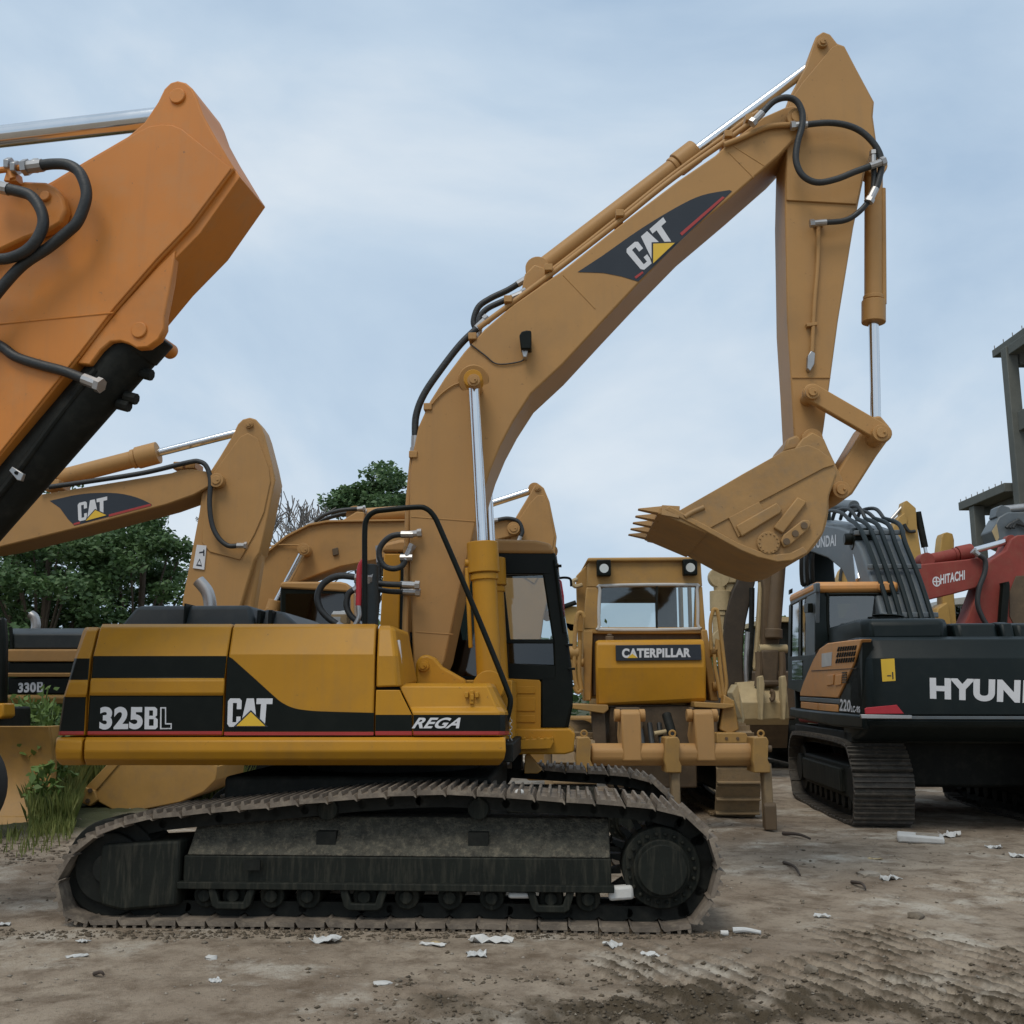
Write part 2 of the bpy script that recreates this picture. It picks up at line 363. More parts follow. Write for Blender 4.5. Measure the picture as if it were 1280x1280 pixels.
def hydraulic(fr, parent, a, g, e, y, rb, rr, mat='yellow_boom', name='hydraulic_cylinder', collar=1.3, y_e=None, rodmat='chrome', side_pipe=False):
    """barrel from a to the gland g, bright rod on to e"""
    A, G, E = fr.P(*a, y), fr.P(*g, y), fr.P(*e, y if y_e is None else y_e)
    d = (G - A).normalized(); mb = MB()
    mb.cyl(A, G, rb, 24)
    mb.cyl(G - d * rb * 2.4, G + d * 0.012, rb * collar, 24); mb.cyl(G - d * rb * 3.0, G - d * rb * 2.5, rb * 1.14, 24)
    mb.cyl(A - Vector((0, rb * 1.15, 0)), A + Vector((0, rb * 1.15, 0)), rb * 1.25, 20)
    if side_pipe:
        o = Vector((-rb * 1.35, -rb * .3, 0)); mb.tube([A + o + d * .3, G + o - d * rb * 2], .018, 8, 1)
        mb.cyl(G - d * rb * 1.6, G - d * rb * 1.6 + o * 1.1, .03, 10)
    o = mb.build(name, mat, parent, 0.006)
    MB().cyl(G, E, rr, 20).build('rod', rodmat, o)
    MB().cyl(E - Vector((0, rb * .7, 0)), E + Vector((0, rb * .7, 0)), rr * 1.7, 20).build('rod_eye', mat, o, .005)
    return o
def pin(fr, parent, c, r_px, y0, y1, mat='yellow_boom', name='pin', rim=True):
    p = fr.P(*c, y0); r = r_px * fr.mpp(*c, y0); mb = MB()
    mb.cyl(p, Vector((p.x, y1, p.z)), r, 28)
    if rim:
        mb.cyl(p + Vector((0, -0.018, 0)), p + Vector((0, 0.01, 0)), r * 0.62, 22)
        mb.cyl(p + Vector((r * .25, -0.03, 0)), p + Vector((r * .25, 0.01, 0)), r * 0.14, 8)
    return mb.build(name, mat, parent, 0.006)
def hose(fr, parent, pts, y, r, mat='hose', name='hose', ends=True, y1=None):
    n = len(pts)
    P3 = [fr.P(a, b, y if y1 is None else y + (y1 - y) * i / (n - 1)) for i, (a, b) in enumerate(pts)]
    o = MB().tube(P3, r, 12).build(name, mat, parent)
    if ends and mat == 'hose':
        for p, q in ((P3[0], P3[1]), (P3[-1], P3[-2])):
            d = (p - q).normalized(); mb = MB()
            mb.cyl(p - d * .02, p + d * .085, r * 1.15, 10); mb.cyl(p + d * .083, p + d * .12, r * 1.5, 6)
            mb.build('fitting', 'steel', o)
    return o
def shoe_mesh(w, pitch, mat, grousers=3, gh=0.026, th=0.030):
    """one track shoe: x along the chain, y across, z outwards; raised bars and a lapped lip"""
    mb = MB(); h = pitch / 2
    mb.prism([(-h * .90, 0), (h * .84, 0), (h * 1.02, -.016), (h * 1.02, -.002), (h * .82, th), (-h * .90, th)], 0, w)
    for k in range(grousers):
        x = (-.78 + 1.35 * k / max(1, grousers - 1)) * h if grousers > 1 else -.7 * h
        mb.prism([(x - .014, th), (x + .014, th), (x + .008, th + gh), (x - .008, th + gh)], .004, w - .004)
    me = bpy.data.meshes.new('track_shoe'); me.from_pydata(mb.v, [], mb.f); me.materials.append(MATS[mat])
    bm = bmesh.new(); bm.from_mesh(me); bmesh.ops.recalc_face_normals(bm, faces=bm.faces); bm.to_mesh(me); bm.free()
    return me
def link_mesh_data(w, pitch):
    mb = MB()
    for s in (-.12, .12):
        y = w / 2 + s
        mb.prism([(-pitch * .55, -.03), (-pitch * .3, 0), (pitch * .3, 0), (pitch * .55, -.03), (pitch * .5, -.10), (-pitch * .5, -.10)], y - .03, y + .03)
    mb.cyl((pitch / 2, w / 2 - .15, -.055), (pitch / 2, w / 2 + .15, -.055), .03, 8)
    me = bpy.data.meshes.new('chain_link'); me.from_pydata(mb.v, [], mb.f); me.materials.append(MATS['dark_iron'])
    return me
def make_track(parent, path, y0, w, pitch, mat, grousers=3, gh=.028, jitter=.006):
    """path: closed list of (x, z), the line of the shoe plates"""
    tr = empty('track', (0, 0, 0), 0, parent)
    pts = catmull([(x, 0, z) for x, z in path], 10, True)
    seg = [(pts[(i + 1) % len(pts)] - pts[i]).length for i in range(len(pts))]
    cum = np.concatenate([[0], np.cumsum(seg)]); L = cum[-1]; n = round(L / pitch); pt = L / n
    def at(s):
        s %= L; i = int(np.searchsorted(cum, s, 'right') - 1); i = min(i, len(pts) - 1)
        return pts[i].lerp(pts[(i + 1) % len(pts)], (s - cum[i]) / seg[i])
    area = sum(pts[i].x * pts[(i + 1) % len(pts)].z - pts[(i + 1) % len(pts)].x * pts[i].z for i in range(len(pts)))
    sm = shoe_mesh(w, pt, mat, grousers, gh); lm = link_mesh_data(w, pt)
    for k in range(n):
        a, b = at(k * pt), at((k + 1) * pt)
        if area > 0: a, b = b, a        # run clockwise so that +z points outwards
        c = (a + b) / 2; d = b - a
        ang = math.atan2(d.z, d.x)
        o = bpy.data.objects.new('track_shoe', sm); COL.objects.link(o); o.parent = tr
        o.location = (c.x, y0 + random.uniform(-jitter, jitter), c.z); o.rotation_euler = (0, -ang + random.uniform(-.035, .035), 0)
        q = bpy.data.objects.new('chain_link', lm); COL.objects.link(q); q.parent = tr
        q.location = (c.x, y0, c.z); q.rotation_euler = (0, -ang, 0)
    return tr
def wheelpart(name, mat, parent, c, r, y0, y1, hub=.45, bolts=0, n=36, bevel=.01):
    x, z = c; mb = MB()
    mb.cyl((x, y0, z), (x, y1, z), r, n); mb.cyl((x, y0 - .05, z), (x, y1, z), r * .72, n); mb.cyl((x, y0 - .09, z), (x, y1, z), r * hub, n)
    for k in range(bolts):
        a = 2 * math.pi * k / bolts
        mb.cyl((x + math.cos(a) * r * .84, y0 - .03, z + math.sin(a) * r * .84), (x + math.cos(a) * r * .84, y0 + .02, z + math.sin(a) * r * .84), r * .055, 6)
    return mb.build(name, mat, parent, bevel)

# ------------------------------------------------------------------ ground
def vnoise(x, y, seed):
    rs = np.random.RandomState(seed); T = rs.rand(256, 256)
    xi, yi = np.floor(x).astype(int), np.floor(y).astype(int); fx, fy = x - xi, y - yi
    fx, fy = fx * fx * (3 - 2 * fx), fy * fy * (3 - 2 * fy)
    g = lambda a, b: T[a % 256, b % 256]
    return (g(xi, yi) * (1 - fx) + g(xi + 1, yi) * fx) * (1 - fy) + (g(xi, yi + 1) * (1 - fx) + g(xi + 1, yi + 1) * fx) * fy
def fbm(x, y, seed, o=4):
    t = 0; a = .5
    for k in range(o): t = t + a * vnoise(x * 2 ** k, y * 2 ** k, seed + k); a *= .5
    return t
def ground_xy(px, py):
    u, v = (px - CX) / FPX, (CY - py) / FPX; c, sn = math.cos(PITCH), math.sin(PITCH)
    t = -CAMZ / (sn + v * c); return u * t, (c - v * sn) * t
def blob(X, Y, cx, cy, rx, ry, rot=0):
    dx, dy = X - cx, Y - cy; c, s_ = math.cos(rot), math.sin(rot)
    a, b = (dx * c + dy * s_) / rx, (-dx * s_ + dy * c) / ry
    return np.exp(-(a * a + b * b))
def ground_height(X, Y):
    n1 = fbm(X * .55, Y * .55, 11) - .47; n2 = fbm(X * 3.1, Y * 3.1, 21) - .47; n3 = fbm(X * 11, Y * 11, 31, 3) - .45
    near = np.clip((22 - Y) / 8, 0, 1)
    under = np.clip(1 - np.abs(Y - 8.9) / 2.3, 0, 1) * np.clip((3.4 - np.abs(X + .9)) / .6, 0, 1)
    under = np.clip(under * 3, 0, 1)
    h = (n1 * .07 + n2 * .03 + n3 * .018) * near
    # churned mud and cleat prints at the right front
    churn = blob(X, Y, 1.0, 5.55, 1.3, .42, -.1) + blob(X, Y, .3, 5.45, .7, .3) + .8 * blob(X, Y, -.1, 5.0, .5, .2) + .5 * blob(X, Y, 2.4, 5.15, .6, .25)
    churn = np.clip(churn, 0, 1) * np.clip((fbm(X * 1.9, Y * 2.6, 45) - .36) * 5, 0, 1)
    cl = np.clip((fbm(X * 7, Y * 7, 41) - .42) * 5, 0, 1)
    lug = np.clip(np.sin((X * .86 + Y * .5 + .25 * n2) * 2 * math.pi / .17), -.4, 1)
    h = h + churn * (cl * .035 - .015 + n3 * .075 + lug * .018)
    print_m = np.clip(blob(X, Y, 3.0, 6.2, 2.0, 1.0, -.12) * 2.0 + .9 * blob(X, Y, 1.3, 5.9, 1.1, .6, -.2), 0, 1) * np.clip((fbm(X * 1.2, Y * 1.2, 55) - .33) * 6, 0, 1)
    print_m = print_m * (.55 + .45 * np.clip((fbm(X * 3, Y * 3, 57) - .35) * 5, 0, 1))
    d = X * .90 + Y * .436 + .10 * n1 + .05 * n2
    rid = np.clip(np.sin(d * 2 * math.pi / .125) + .25, -.75, .9) + n3 * 1.2
    h = h + print_m * rid * .024
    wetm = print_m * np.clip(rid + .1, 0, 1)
    pm2 = np.clip(blob(X, Y, 2.3, 8.6, 1.5, .8, .1) + .7 * blob(X, Y, 4.5, 8.4, 1.2, .6), 0, 1) * np.clip((fbm(X * 1.1, Y * 1.1, 65) - .42) * 6, 0, 1)
    d2 = X * .8 + Y * .6 + .1 * n2
    r2 = np.clip(np.sin(d2 * 2 * math.pi / .15), -.6, .9) + n3
    h = h + pm2 * r2 * .02
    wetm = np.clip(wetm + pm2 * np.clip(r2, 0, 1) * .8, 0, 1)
    # bank of earth where the weeds grow
    bank = np.clip((Y - 10.6) / 1.5, 0, 1) * np.clip((-3.9 - X) / 1.2, 0, 1)
    h = h + bank * (.10 + n2 * .12)
    return h * (1 - under) - .006 * under, churn, wetm, bank
xs = np.concatenate([-np.geomspace(500, 9.2, 26), np.arange(-9, -1.6, .04), np.arange(-1.6, 6.2, .022), np.arange(6.2, 7.6, .04), np.geomspace(7.8, 500, 28)])
ys = np.concatenate([[-60, -20, -5, 0, 2, 3], np.arange(3.6, 4.6, .05), np.arange(4.6, 7.4, .022), np.arange(7.4, 9.6, .035), np.arange(9.6, 16, .09), np.geomspace(16.2, 900, 40)])
GX, GY = np.meshgrid(xs, ys); GH, _c, _p, _b = ground_height(GX, GY)
nx, ny = len(xs), len(ys)
gv = np.stack([GX.ravel(), GY.ravel(), GH.ravel()], 1)
ii = (np.arange(ny - 1)[:, None] * nx + np.arange(nx - 1)[None, :]).ravel()
gf = np.stack([ii, ii + 1, ii + nx + 1, ii + nx], 1)
gm = bpy.data.meshes.new('ground'); gm.vertices.add(len(gv)); gm.vertices.foreach_set('co', gv.ravel())
gm.loops.add(gf.size); gm.loops.foreach_set('vertex_index', gf.ravel().astype(np.int32))
gm.polygons.add(len(gf)); gm.polygons.foreach_set('loop_start', np.arange(0, gf.size, 4).astype(np.int32))
gm.polygons.foreach_set('loop_total', np.full(len(gf), 4, np.int32)); gm.update(calc_edges=True)
gm.polygons.foreach_set('use_smooth', [True] * len(gf))
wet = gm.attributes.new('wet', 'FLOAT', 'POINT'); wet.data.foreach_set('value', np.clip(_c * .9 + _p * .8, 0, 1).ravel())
veg = gm.attributes.new('green', 'FLOAT', 'POINT'); veg.data.foreach_set('value', np.clip(_b + np.clip((GY - 24) / 10, 0, 1), 0, 1).ravel())
def ground_mat():
    m, n, l, b = new_mat('dirt')
    g = n.new('ShaderNodeNewGeometry').outputs['Position']
    def noise(sc, det=6, ro=.6):
        x = n.new('ShaderNodeTexNoise'); x.inputs['Scale'].default_value = sc; x.inputs['Detail'].default_value = det; x.inputs['Roughness'].default_value = ro; l.new(g, x.inputs['Vector']); return x.outputs[0]
    def mix(f, a, c, lo=.4, hi=.6):
        r = n.new('ShaderNodeMapRange'); r.inputs[1].default_value = lo; r.inputs[2].default_value = hi; l.new(f, r.inputs[0])
        k = n.new('ShaderNodeMix'); k.data_type = 'RGBA'; l.new(r.outputs[0], k.inputs[0])
        for s_, i in ((a, 6), (c, 7)):
            if isinstance(s_, tuple): k.inputs[i].default_value = (*s_, 1)
            else: l.new(s_, k.inputs[i])
        return k.outputs[2]
    big = noise(.55, 7, .62); mid = noise(3.3, 8, .68); fine = noise(38, 6, .7); pale = noise(.9, 8, .7)
    c = mix(big, (.26, .200, .143), (.39, .318, .238), .38, .60)
    c = mix(mid, c, (.165, .120, .080), .45, .66)
    c = mix(pale, c, (.50, .445, .365), .53, .64)
    c = mix(fine, c, (.12, .09, .062), .54, .78)
    v = n.new('ShaderNodeTexVoronoi'); v.inputs['Scale'].default_value = 60; l.new(g, v.inputs['Vector'])
    c = mix(v.outputs['Distance'], (.42, .36, .29), c, .08, .14)
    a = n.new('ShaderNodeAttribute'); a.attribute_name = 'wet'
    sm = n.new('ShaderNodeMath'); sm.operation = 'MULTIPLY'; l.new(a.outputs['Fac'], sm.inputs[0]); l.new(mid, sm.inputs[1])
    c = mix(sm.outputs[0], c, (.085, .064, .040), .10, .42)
    a2 = n.new('ShaderNodeAttribute'); a2.attribute_name = 'green'
    c = mix(a2.outputs['Fac'], c, (.055, .06, .028), .2, .9)
    l.new(c, b.inputs['Base Color']); b.inputs['Roughness'].default_value = .93; b.inputs['Specular IOR Level'].default_value = .25
    ad = n.new('ShaderNodeMath'); ad.operation = 'ADD'; l.new(fine, ad.inputs[0]); l.new(noise(120, 4, .6), ad.inputs[1])
    bp = n.new('ShaderNodeBump'); bp.inputs['Strength'].default_value = .75; bp.inputs['Distance'].default_value = .018; l.new(ad.outputs[0], bp.inputs['Height']); l.new(bp.outputs[0], b.inputs['Normal'])
    return m
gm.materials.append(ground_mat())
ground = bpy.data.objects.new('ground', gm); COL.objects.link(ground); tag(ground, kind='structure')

# ------------------------------------------------------------------ main excavator
ROT = R(-3)
main = empty('excavator', (-1.1, 8.95, 0), ROT)
tag(main, 'large yellow excavator with black side stripes filling the foreground, boom raised and bucket curled in', 'excavator', 'excavators parked in the yard')
M = Frame(main)
YN, YS, YB = -1.72, -1.45, -0.56       # near track face, house side, near face of the boom
# tracks
tp = [(110,1159),(250,1160),(400,1161),(550,1161),(700,1162),(846,1162),(880,1128),(897,1082),(886,1040),(858,1014),(800,1001),(700,994),(600,987),(540,985),(450,990),(350,1000),(250,1009),(180,1017),(130,1032),(95,1056),(74,1084),(74,1112),(88,1143)]
path = []
for a, b in tp:
    p = M.P(a, b, YN); path.append((p.x, max(p.z, .05) - (.05 if b > 1155 else .045)))
path = [(x, .045 if z < .08 else z) for x, z in path]
make_track(main, path, YN, .66, .205, 'shoe_steel')
make_track(main, path, 1.06, .66, .205, 'shoe_steel')
def track_frame(par, y0, sgn):
    """side frame of one track; y0 its outer face, sgn +1 when the machine lies behind it"""
    f = empty('track_frame', (0, 0, 0), 0, par)
    y = lambda d: y0 + sgn * d
    z = lambda py: M.P(500, py, YN).z
    x = lambda px: M.P(px, 1090, YN).x
    rng = lambda a, b: (min(y(a), y(b)), max(y(a), y(b)))
    a, b = rng(.10, .60)
    MB().box(x(222), x(765), a, b, z(1110), z(1074)).build('side_beam', 'undercarriage', f, .012)
    mb = MB(); yz = [(y(.10), z(1073.5)), (y(.32), z(1028)), (y(.60), z(1028)), (y(.60), z(1074.5))]
    mb.prismx(yz, x(226), x(764)); mb.build('sloping_deck', 'mud_caked', f, .01)
    a, b = rng(.055, .14); MB().box(x(218), x(768), a, b, z(1116), z(1107)).build('lower_flange', 'undercarriage', f, .006)
    for u, w_ in ((387, 412), (582, 608)):
        a, b = rng(.02, .30); MB().box(x(u), x(w_), a + .14, b + .02, z(1063), z(1044)).build('deck_opening', 'dark_iron', f)
    a, b = rng(.06, .58)
    MB().prism([(x(119), z(1060)), (x(219), z(1054)), (x(219), z(1138)), (x(150), z(1145)), (x(124), z(1138)), (x(119), z(1120))], a, b).build('idler_guard', 'undercarriage', f, .02)
    a, b = rng(.05, .07); MB().box(x(301), x(322), a, b, z(1091), z(1078)).build('inspection_hole', 'dark_iron', f)
    for u in (286, 452, 688):
        a, b = rng(.07, .13)
        mb = MB().prism([(x(u-30), z(1115)), (x(u-20), z(1116)), (x(u-15), z(1133)), (x(u+15), z(1133)), (x(u+20), z(1116)), (x(u+30), z(1115)), (x(u+24), z(1138)), (x(u+18), z(1142)), (x(u-18), z(1142)), (x(u-24), z(1138))], a, b)
        mb.build('roller_guard', 'undercarriage', f, .008)
    for u in (250, 286, 334, 380, 452, 505, 560, 613, 688, 735):
        a, b = rng(.14, .52); mb = MB(); c = (x(u), z(1126)); mb.cyl((c[0], a, c[1]), (c[0], b, c[1]), .085, 20); mb.cyl((c[0], a - .04, c[1]), (c[0], b, c[1]), .045, 14)
        mb.build('roller', 'undercarriage', f, .008)
    for u, v in ((400, 1016), (595, 1014)):
        a, b = rng(.16, .5); mb = MB(); c = (x(u), z(v)); mb.cyl((c[0], a, c[1]), (c[0], b, c[1]), .075, 20); mb.build('carrier_roller', 'undercarriage', f, .008)
    a, b = rng(.16, .50)
    wheelpart('idler', 'dark_iron', f, (x(126), z(1092)), .33, a, b, .3)
    a, b = rng(.13, .55)
    w_ = wheelpart('final_drive', 'undercarriage', f, (x(829), z(1086)), .265, a, b, .62, 22)
    mb = MB(); a, b = rng(.28, .40)
    for k in range(21):
        t = 2 * math.pi * k / 21; r0, r1 = .27, .36; c = (x(829), z(1086)); dt = .085
        q = lambda r, t: (c[0] + math.cos(t) * r, c[1] + math.sin(t) * r)
        mb.prism([q(r0, t - dt), q(r0, t + dt), q(r1, t + dt * .4), q(r1, t - dt * .4)], a, b)
    mb.build('sprocket', 'dark_iron', f)
    return f
track_frame(main, YN, 1); track_frame(main, -YN, -1)
mb = MB(); zt = M.P(500, 985, YN).z
mb.box(-1.0, 1.0, -1.1, 1.1, .42, .95); mb.build('car_body', 'dark_iron', main, .03)
MB().cyl((.1, 0, .90), (.1, 0, 1.16), .72, 48).build('slew_ring', 'dark_iron', main, .01)
# chunks of dirt and foam caught on the near track frame belong to the litter below
# house: inner body and side panels
px_x = lambda px, y=YS: M.P(px, 870, y).x
pz = lambda py, y=YS: M.P(400, py, y).z
MB().box(px_x(112), px_x(600), -1.34, -.62, pz(950), pz(858)).build('inner_body', 'black_paint', main)
MB().box(px_x(112), px_x(470), -1.25, 1.38, pz(950), pz(786)).build('engine_bay', 'black_paint', main, .01)
MB().box(px_x(84), px_x(640), -1.3, 1.35, pz(954), pz(930)).build('deck_plate', 'dark_iron', main, .01)
mats5 = ['yellow', 'black_paint', 'decal_red']
rows = [(780, .15), (784, .09), (820, 0), (848, 0), (850, -.02), (867, -.02), (869, 0), (914, 0), (919.5, 0)]
rm = [0, 0, 1, 0, 0, 0, 1, 2]
def side_cols(xl, xr, rows_):
    return [[(x, py, YS + d) for x, (py, d) in zip(xs_, rows_)] for xs_ in (xl, xr)]
cw_rows = [(784, .15), (788, .10), (823, 0), (850, 0), (854, -.02), (869, -.02), (871, 0), (914, 0), (919.5, 0)]
c1 = [(x, py, YS + d) for x, (py, d) in zip([123, 121.5, 112.5, 110.5, 110, 108.5, 108, 105.5, 105], cw_rows)]
c0 = [(x, py, YS + d + .03) for x, (py, d) in zip([110, 108, 95, 87, 86, 82, 81, 75, 74], cw_rows)]
cm = [(x, py, YS + d + .30) for x, (py, d) in zip([107, 104, 93, 86, 85, 80.5, 79.5, 73.5, 72.5], cw_rows)]
shell(M, [cm, c0, c1], 1.3, [0, 0, 1, 0, 0, 0, 1, 2], 'counterweight', mats5, main, .014)
shell(M, side_cols([127, 125.5, 116, 113.5, 113, 112, 111.5, 108.5, 108], [290.5, 289.5, 284, 281, 280.8, 280, 279.8, 278.3, 278], rows), -1.2, rm, 'rear_door', mats5, main)
r3 = [(780, .15), (784, .09), (818, 0), (919.5, 0)]
engine_door = shell(M, side_cols([292.5, 291.5, 286, 280], [470.5, 470, 468.5, 466.5], r3), -1.2, [0, 0, 0], 'engine_door', mats5, main)
swo = [(284.5,820)] + [(p.x, p.y) for p in catmull([(290,823,0),(318,848,0),(340,868,0),(352,878,0),(367,885,0),(385,888,0),(410,889.5,0),(467.5,891,0)], 5)] + [(467,914.5),(280.3,914.5)]
decal(M, swo, YS, 'black_paint', main, 'black_panel')
decal(M, [(280.3,914.8),(467,914.8),(466.8,919),(280.1,919)], YS, 'decal_red', main, 'red_stripe')
cat_mark(M, [(284,908.5),(338,908.5),(341,873),(285,873)], [(295.5,907.5),(313.5,890),(331.5,907.5)], YS, main)
lettering(M, '325', [(124,912),(178,911.5),(179,883.5),(125,883.5)], YS, parent=main, bold=.045)
block_B(M, [(180.5,911.5),(197,911.5),(197.5,883.7),(181,883.7)], YS, main)
decal(M, [(200.3,884),(207.6,884),(207.6,904),(214.6,904),(214.6,911.3),(200,911.5)], YS, 'decal_white', main, 'lettering', lift=.004)
decal(M, [(202,885.6),(206,885.6),(206,905.6),(213,905.6),(213,909.7),(201.8,909.9)], YS, 'black_paint', main, 'letter_centre', lift=.007)
# front panels
shell(M, [[(473.5,782,-1.30),(473,786,-1.36),(471.5,820,YS),(470,859,YS)], [(487,782,-1.30),(489,786,-1.36),(493,820,YS),(497,858,YS)], [(491,783,-1.26),(494,787,-1.32),(498,820,-1.41),(501.5,858,-1.41)], [(509,790,-.95),(511,793,-.95),(515,820,-.95),(520.5,852,-.95)]], -.9, [0,0,0], 'tank_box', mats5, main)
MB().px(M, [(497,800),(499.5,800),(502.5,829),(500,829)], -1.33, -1.30).build('sight_gauge', 'decal_white', main)
cA = [(499,854,-1.28),(499,858,-1.40),(512,884,-1.42),(516,890,YS-.015),(516,893.5,YS-.015),(516,914,YS-.015),(516,919.5,YS-.015)]
cB = [(607,854,-1.28),(609,858,-1.40),(620,884,-1.42),(624,890,YS-.015),(624.5,893.5,YS-.015),(624.5,914,YS-.015),(624.5,919.5,YS-.015)]
cC = [(612,854,-1.22),(615,858,-1.33),(627,884,-1.35),(631,890,-1.40),(631.5,893.5,-1.40),(631.5,914,-1.40),(631,919.5,-1.40)]
cD = [(617,855,-1.0),(620,859,-1.05),(633,884,-1.1),(636,890,-1.1),(636.5,893.5,-1.1),(636.5,914,-1.1),(636,919.5,-1.1)]
shell(M, [cA, cB, cC, cD], -.75, [0,0,0,0,1,2], 'storage_box', mats5, main, .018)
shell(M, [[(470,862.5,YS),(469,893.5,YS),(468.6,914,YS),(468.5,919.5,YS)], [(499,862.5,YS),(515.5,893.5,YS),(515.5,914,YS),(515.5,919.5,YS)]], -1.2, [0,1,2], 'storage_box_end', mats5, main, .006)
lettering(M, 'REGA', [(518,910.5),(577,910.5),(580,897),(520,897)], YS-.015, parent=main, bold=.03, shear=.12)
mb = MB()
for u, v in ((583,869),(590,872),(596,869)): mb.px(M, [(u-2.2,v-4),(u+2.2,v-4),(u+2.2,v+3),(u-2.2,v+3)], -1.45, -1.40)
mb.px(M, [(587,863),(592,863),(592,880),(587,880)], -1.44, -1.40); mb.build('latch', 'yellow', main, .004)
# bumper
bm_rows = [(921.5, 0), (926, -.04), (939, -.045), (949, -.01), (956.5, .09)]
shell(M, side_cols([106.5,106,105,105,107], [631,632,633,631,624], bm_rows), -1.2, [0,0,0,0], 'lower_skirt', mats5, main, .01)
shell(M, [[(x, py, YS + d + .32) for x, (py, d) in zip([71.5,70.5,69,70,76], bm_rows)], [(x, py, YS + d + .04) for x, (py, d) in zip([71,70,69,70,76], bm_rows)], [(x, py, YS + d) for x, (py, d) in zip([103.5,103,102,102,104], bm_rows)]], 1.3, [0,0,0,0], 'counterweight_foot', mats5, main, .014)
# hood on top
zh = lambda py: M.P(240, py, -.8).z
xh = lambda px: M.P(px, 770, -.8).x
mb = MB(); x0, x1 = xh(160), xh(318); zb, zt = zh(786), zh(756)
mb.poly([(x0 - .06, -.85, zb), (x1 + .03, -.85, zb), (x1 + .03, .8, zb), (x0 - .06, .8, zb)], [(x0 + .04, -.75, zt), (x1 - .05, -.75, zt), (x1 - .05, .7, zt), (x0 + .04, .7, zt)])
mb.build('engine_hood', 'hood_black', main, .04)
MB().box(xh(233), xh(235), -.86, .6, zb, zt + .006).build('hood_seam', 'black_paint', main)
mb = MB(); x2 = xh(378)
mb.poly([(x1 + .04, -.8, zb), (x2, -.8, zb), (x2, .6, zb), (x1 + .04, .6, zb)], [(x1 + .04, -.7, zh(760)), (x1 + .20, -.68, zh(764)), (x1 + .20, .5, zh(764)), (x1 + .04, .5, zh(760))])
mb.build('hood_front', 'hood_black', main, .03)
for u in (322, 336): MB().box(xh(u), xh(u + 5), -.82, -.7, zh(784), zh(763)).build('hood_latch', 'black_paint', main, .006)
MB().tube([M.P(263,764,.0), M.P(262,750,.0), M.P(258,738,.0), M.P(248,726,.0)], .055, 14).build('exhaust_pipe', 'steel', main)
# boom foot brackets and boom
for y0, y1 in ((-.74, -.60), (.10, .24)):
    MB().px(M, [(519,846),(519.5,828),(525,820),(534,818),(543,822),(552,833),(568,842),(582,850),(584,858),(519,858)], y0, y1).build('boom_bracket', 'yellow', main, .02)
pin(M, main, (529, 832), 7, -.77, -.74, 'yellow', 'pivot_pin')
bo = [(517,846),(514.5,780),(512,690),(512,600),(515,570),(523,533),(537,502),(556,472),(580,440),(606,411),(641,381),(704,337),(789,270),(847,226),(894,194),(908,181),(954,146),(981,134),(993,131),(1003,138),(1006,150),(1001,164),(989,178),(974,194),(959,207),(918,243),(854,297),(801,351),(754,401),(704,455),(664,492),(642,526),(626,556),(613,587),(606,610),(592,665),(574,742),(556,826),(546,850)]
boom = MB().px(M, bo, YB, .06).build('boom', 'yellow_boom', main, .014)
MB().px(M, [(p[0], p[1]) for p in bo[5:12]] + [(662,396),(600,462),(552,520),(537,560),(533,600)], YB - .004, YB - .002).build('side_plate', 'yellow_boom', boom) if False else None
def weld(fr, par, a, b, plane, w=.005, mat='yellow_boom'):
    MB().tube([fr.P(*a, plane), fr.P(*b, plane)], w, 6, 1).build('weld_seam', mat, par)
for a, b in (((704,344),(744,386)), ((514,646),(596,652)), ((520,790),(566,793)), ((910,190),(942,222)), ((917,183),(955,207))): weld(M, boom, a, b, YB)
bd = [(722,340)] + [(p.x, p.y) for p in catmull([(754,319,0),(801,286,0),(847.5,258,0),(878,244,0),(912,237.5,0)], 4)] + [(915,239)] + [(p.x, p.y) for p in catmull([(880,273,0),(847.5,304,0),(798,352,0)], 3)] + [(p.x, p.y) for p in catmull([(777,345.5,0),(754,341,0)], 2)]
decal(M, bd, YB, 'decal_black', boom, 'emblem_panel')
decal(M, [(850,291.5),(903,245.5),(906,247),(852.5,294.5)], YB, 'decal_red', boom, 'red_stripe', .006)
decal(M, [(793,346),(803,339),(804.5,341),(795,348.5)], YB, 'decal_red', boom, 'red_stripe', .006)
cat_mark(M, [(803,339),(847.5,301),(829,271.5),(781,313)], [(816.5,329),(816.5,304.5),(843.5,303.5)], YB, boom)
pin(M, boom, (592, 475), 8, YB - .30, YB)
MB().cyl(M.P(592,475,YB - .02), M.P(592,475,YB + .02), .13, 32).build('boss_plate', 'yellow_boom', boom, .008)
pin(M, boom, (997, 146), 13, YB - .05, .1, name='stick_pin')
# work light on the boom
wlm = MB().px(M, [(649,419),(652,414),(658,412.5),(664,413),(664,436),(651,436)], YB - .14, YB - .03).build('work_light', 'black_paint', boom, .01)
MB().px(M, [(652,437),(660,437),(658,446),(654,446)], YB - .10, YB).build('bracket', 'steel', wlm, .004)
hose(M, boom, [(656,446),(650,452),(622,455),(606,444),(588,430)], YB - .012, .006, ends=False, name='cable')
hose(M, boom, [(584,477),(568,481),(552,492),(540,505)], YB - .012, .007, 'yellow_boom', 'grease_line')
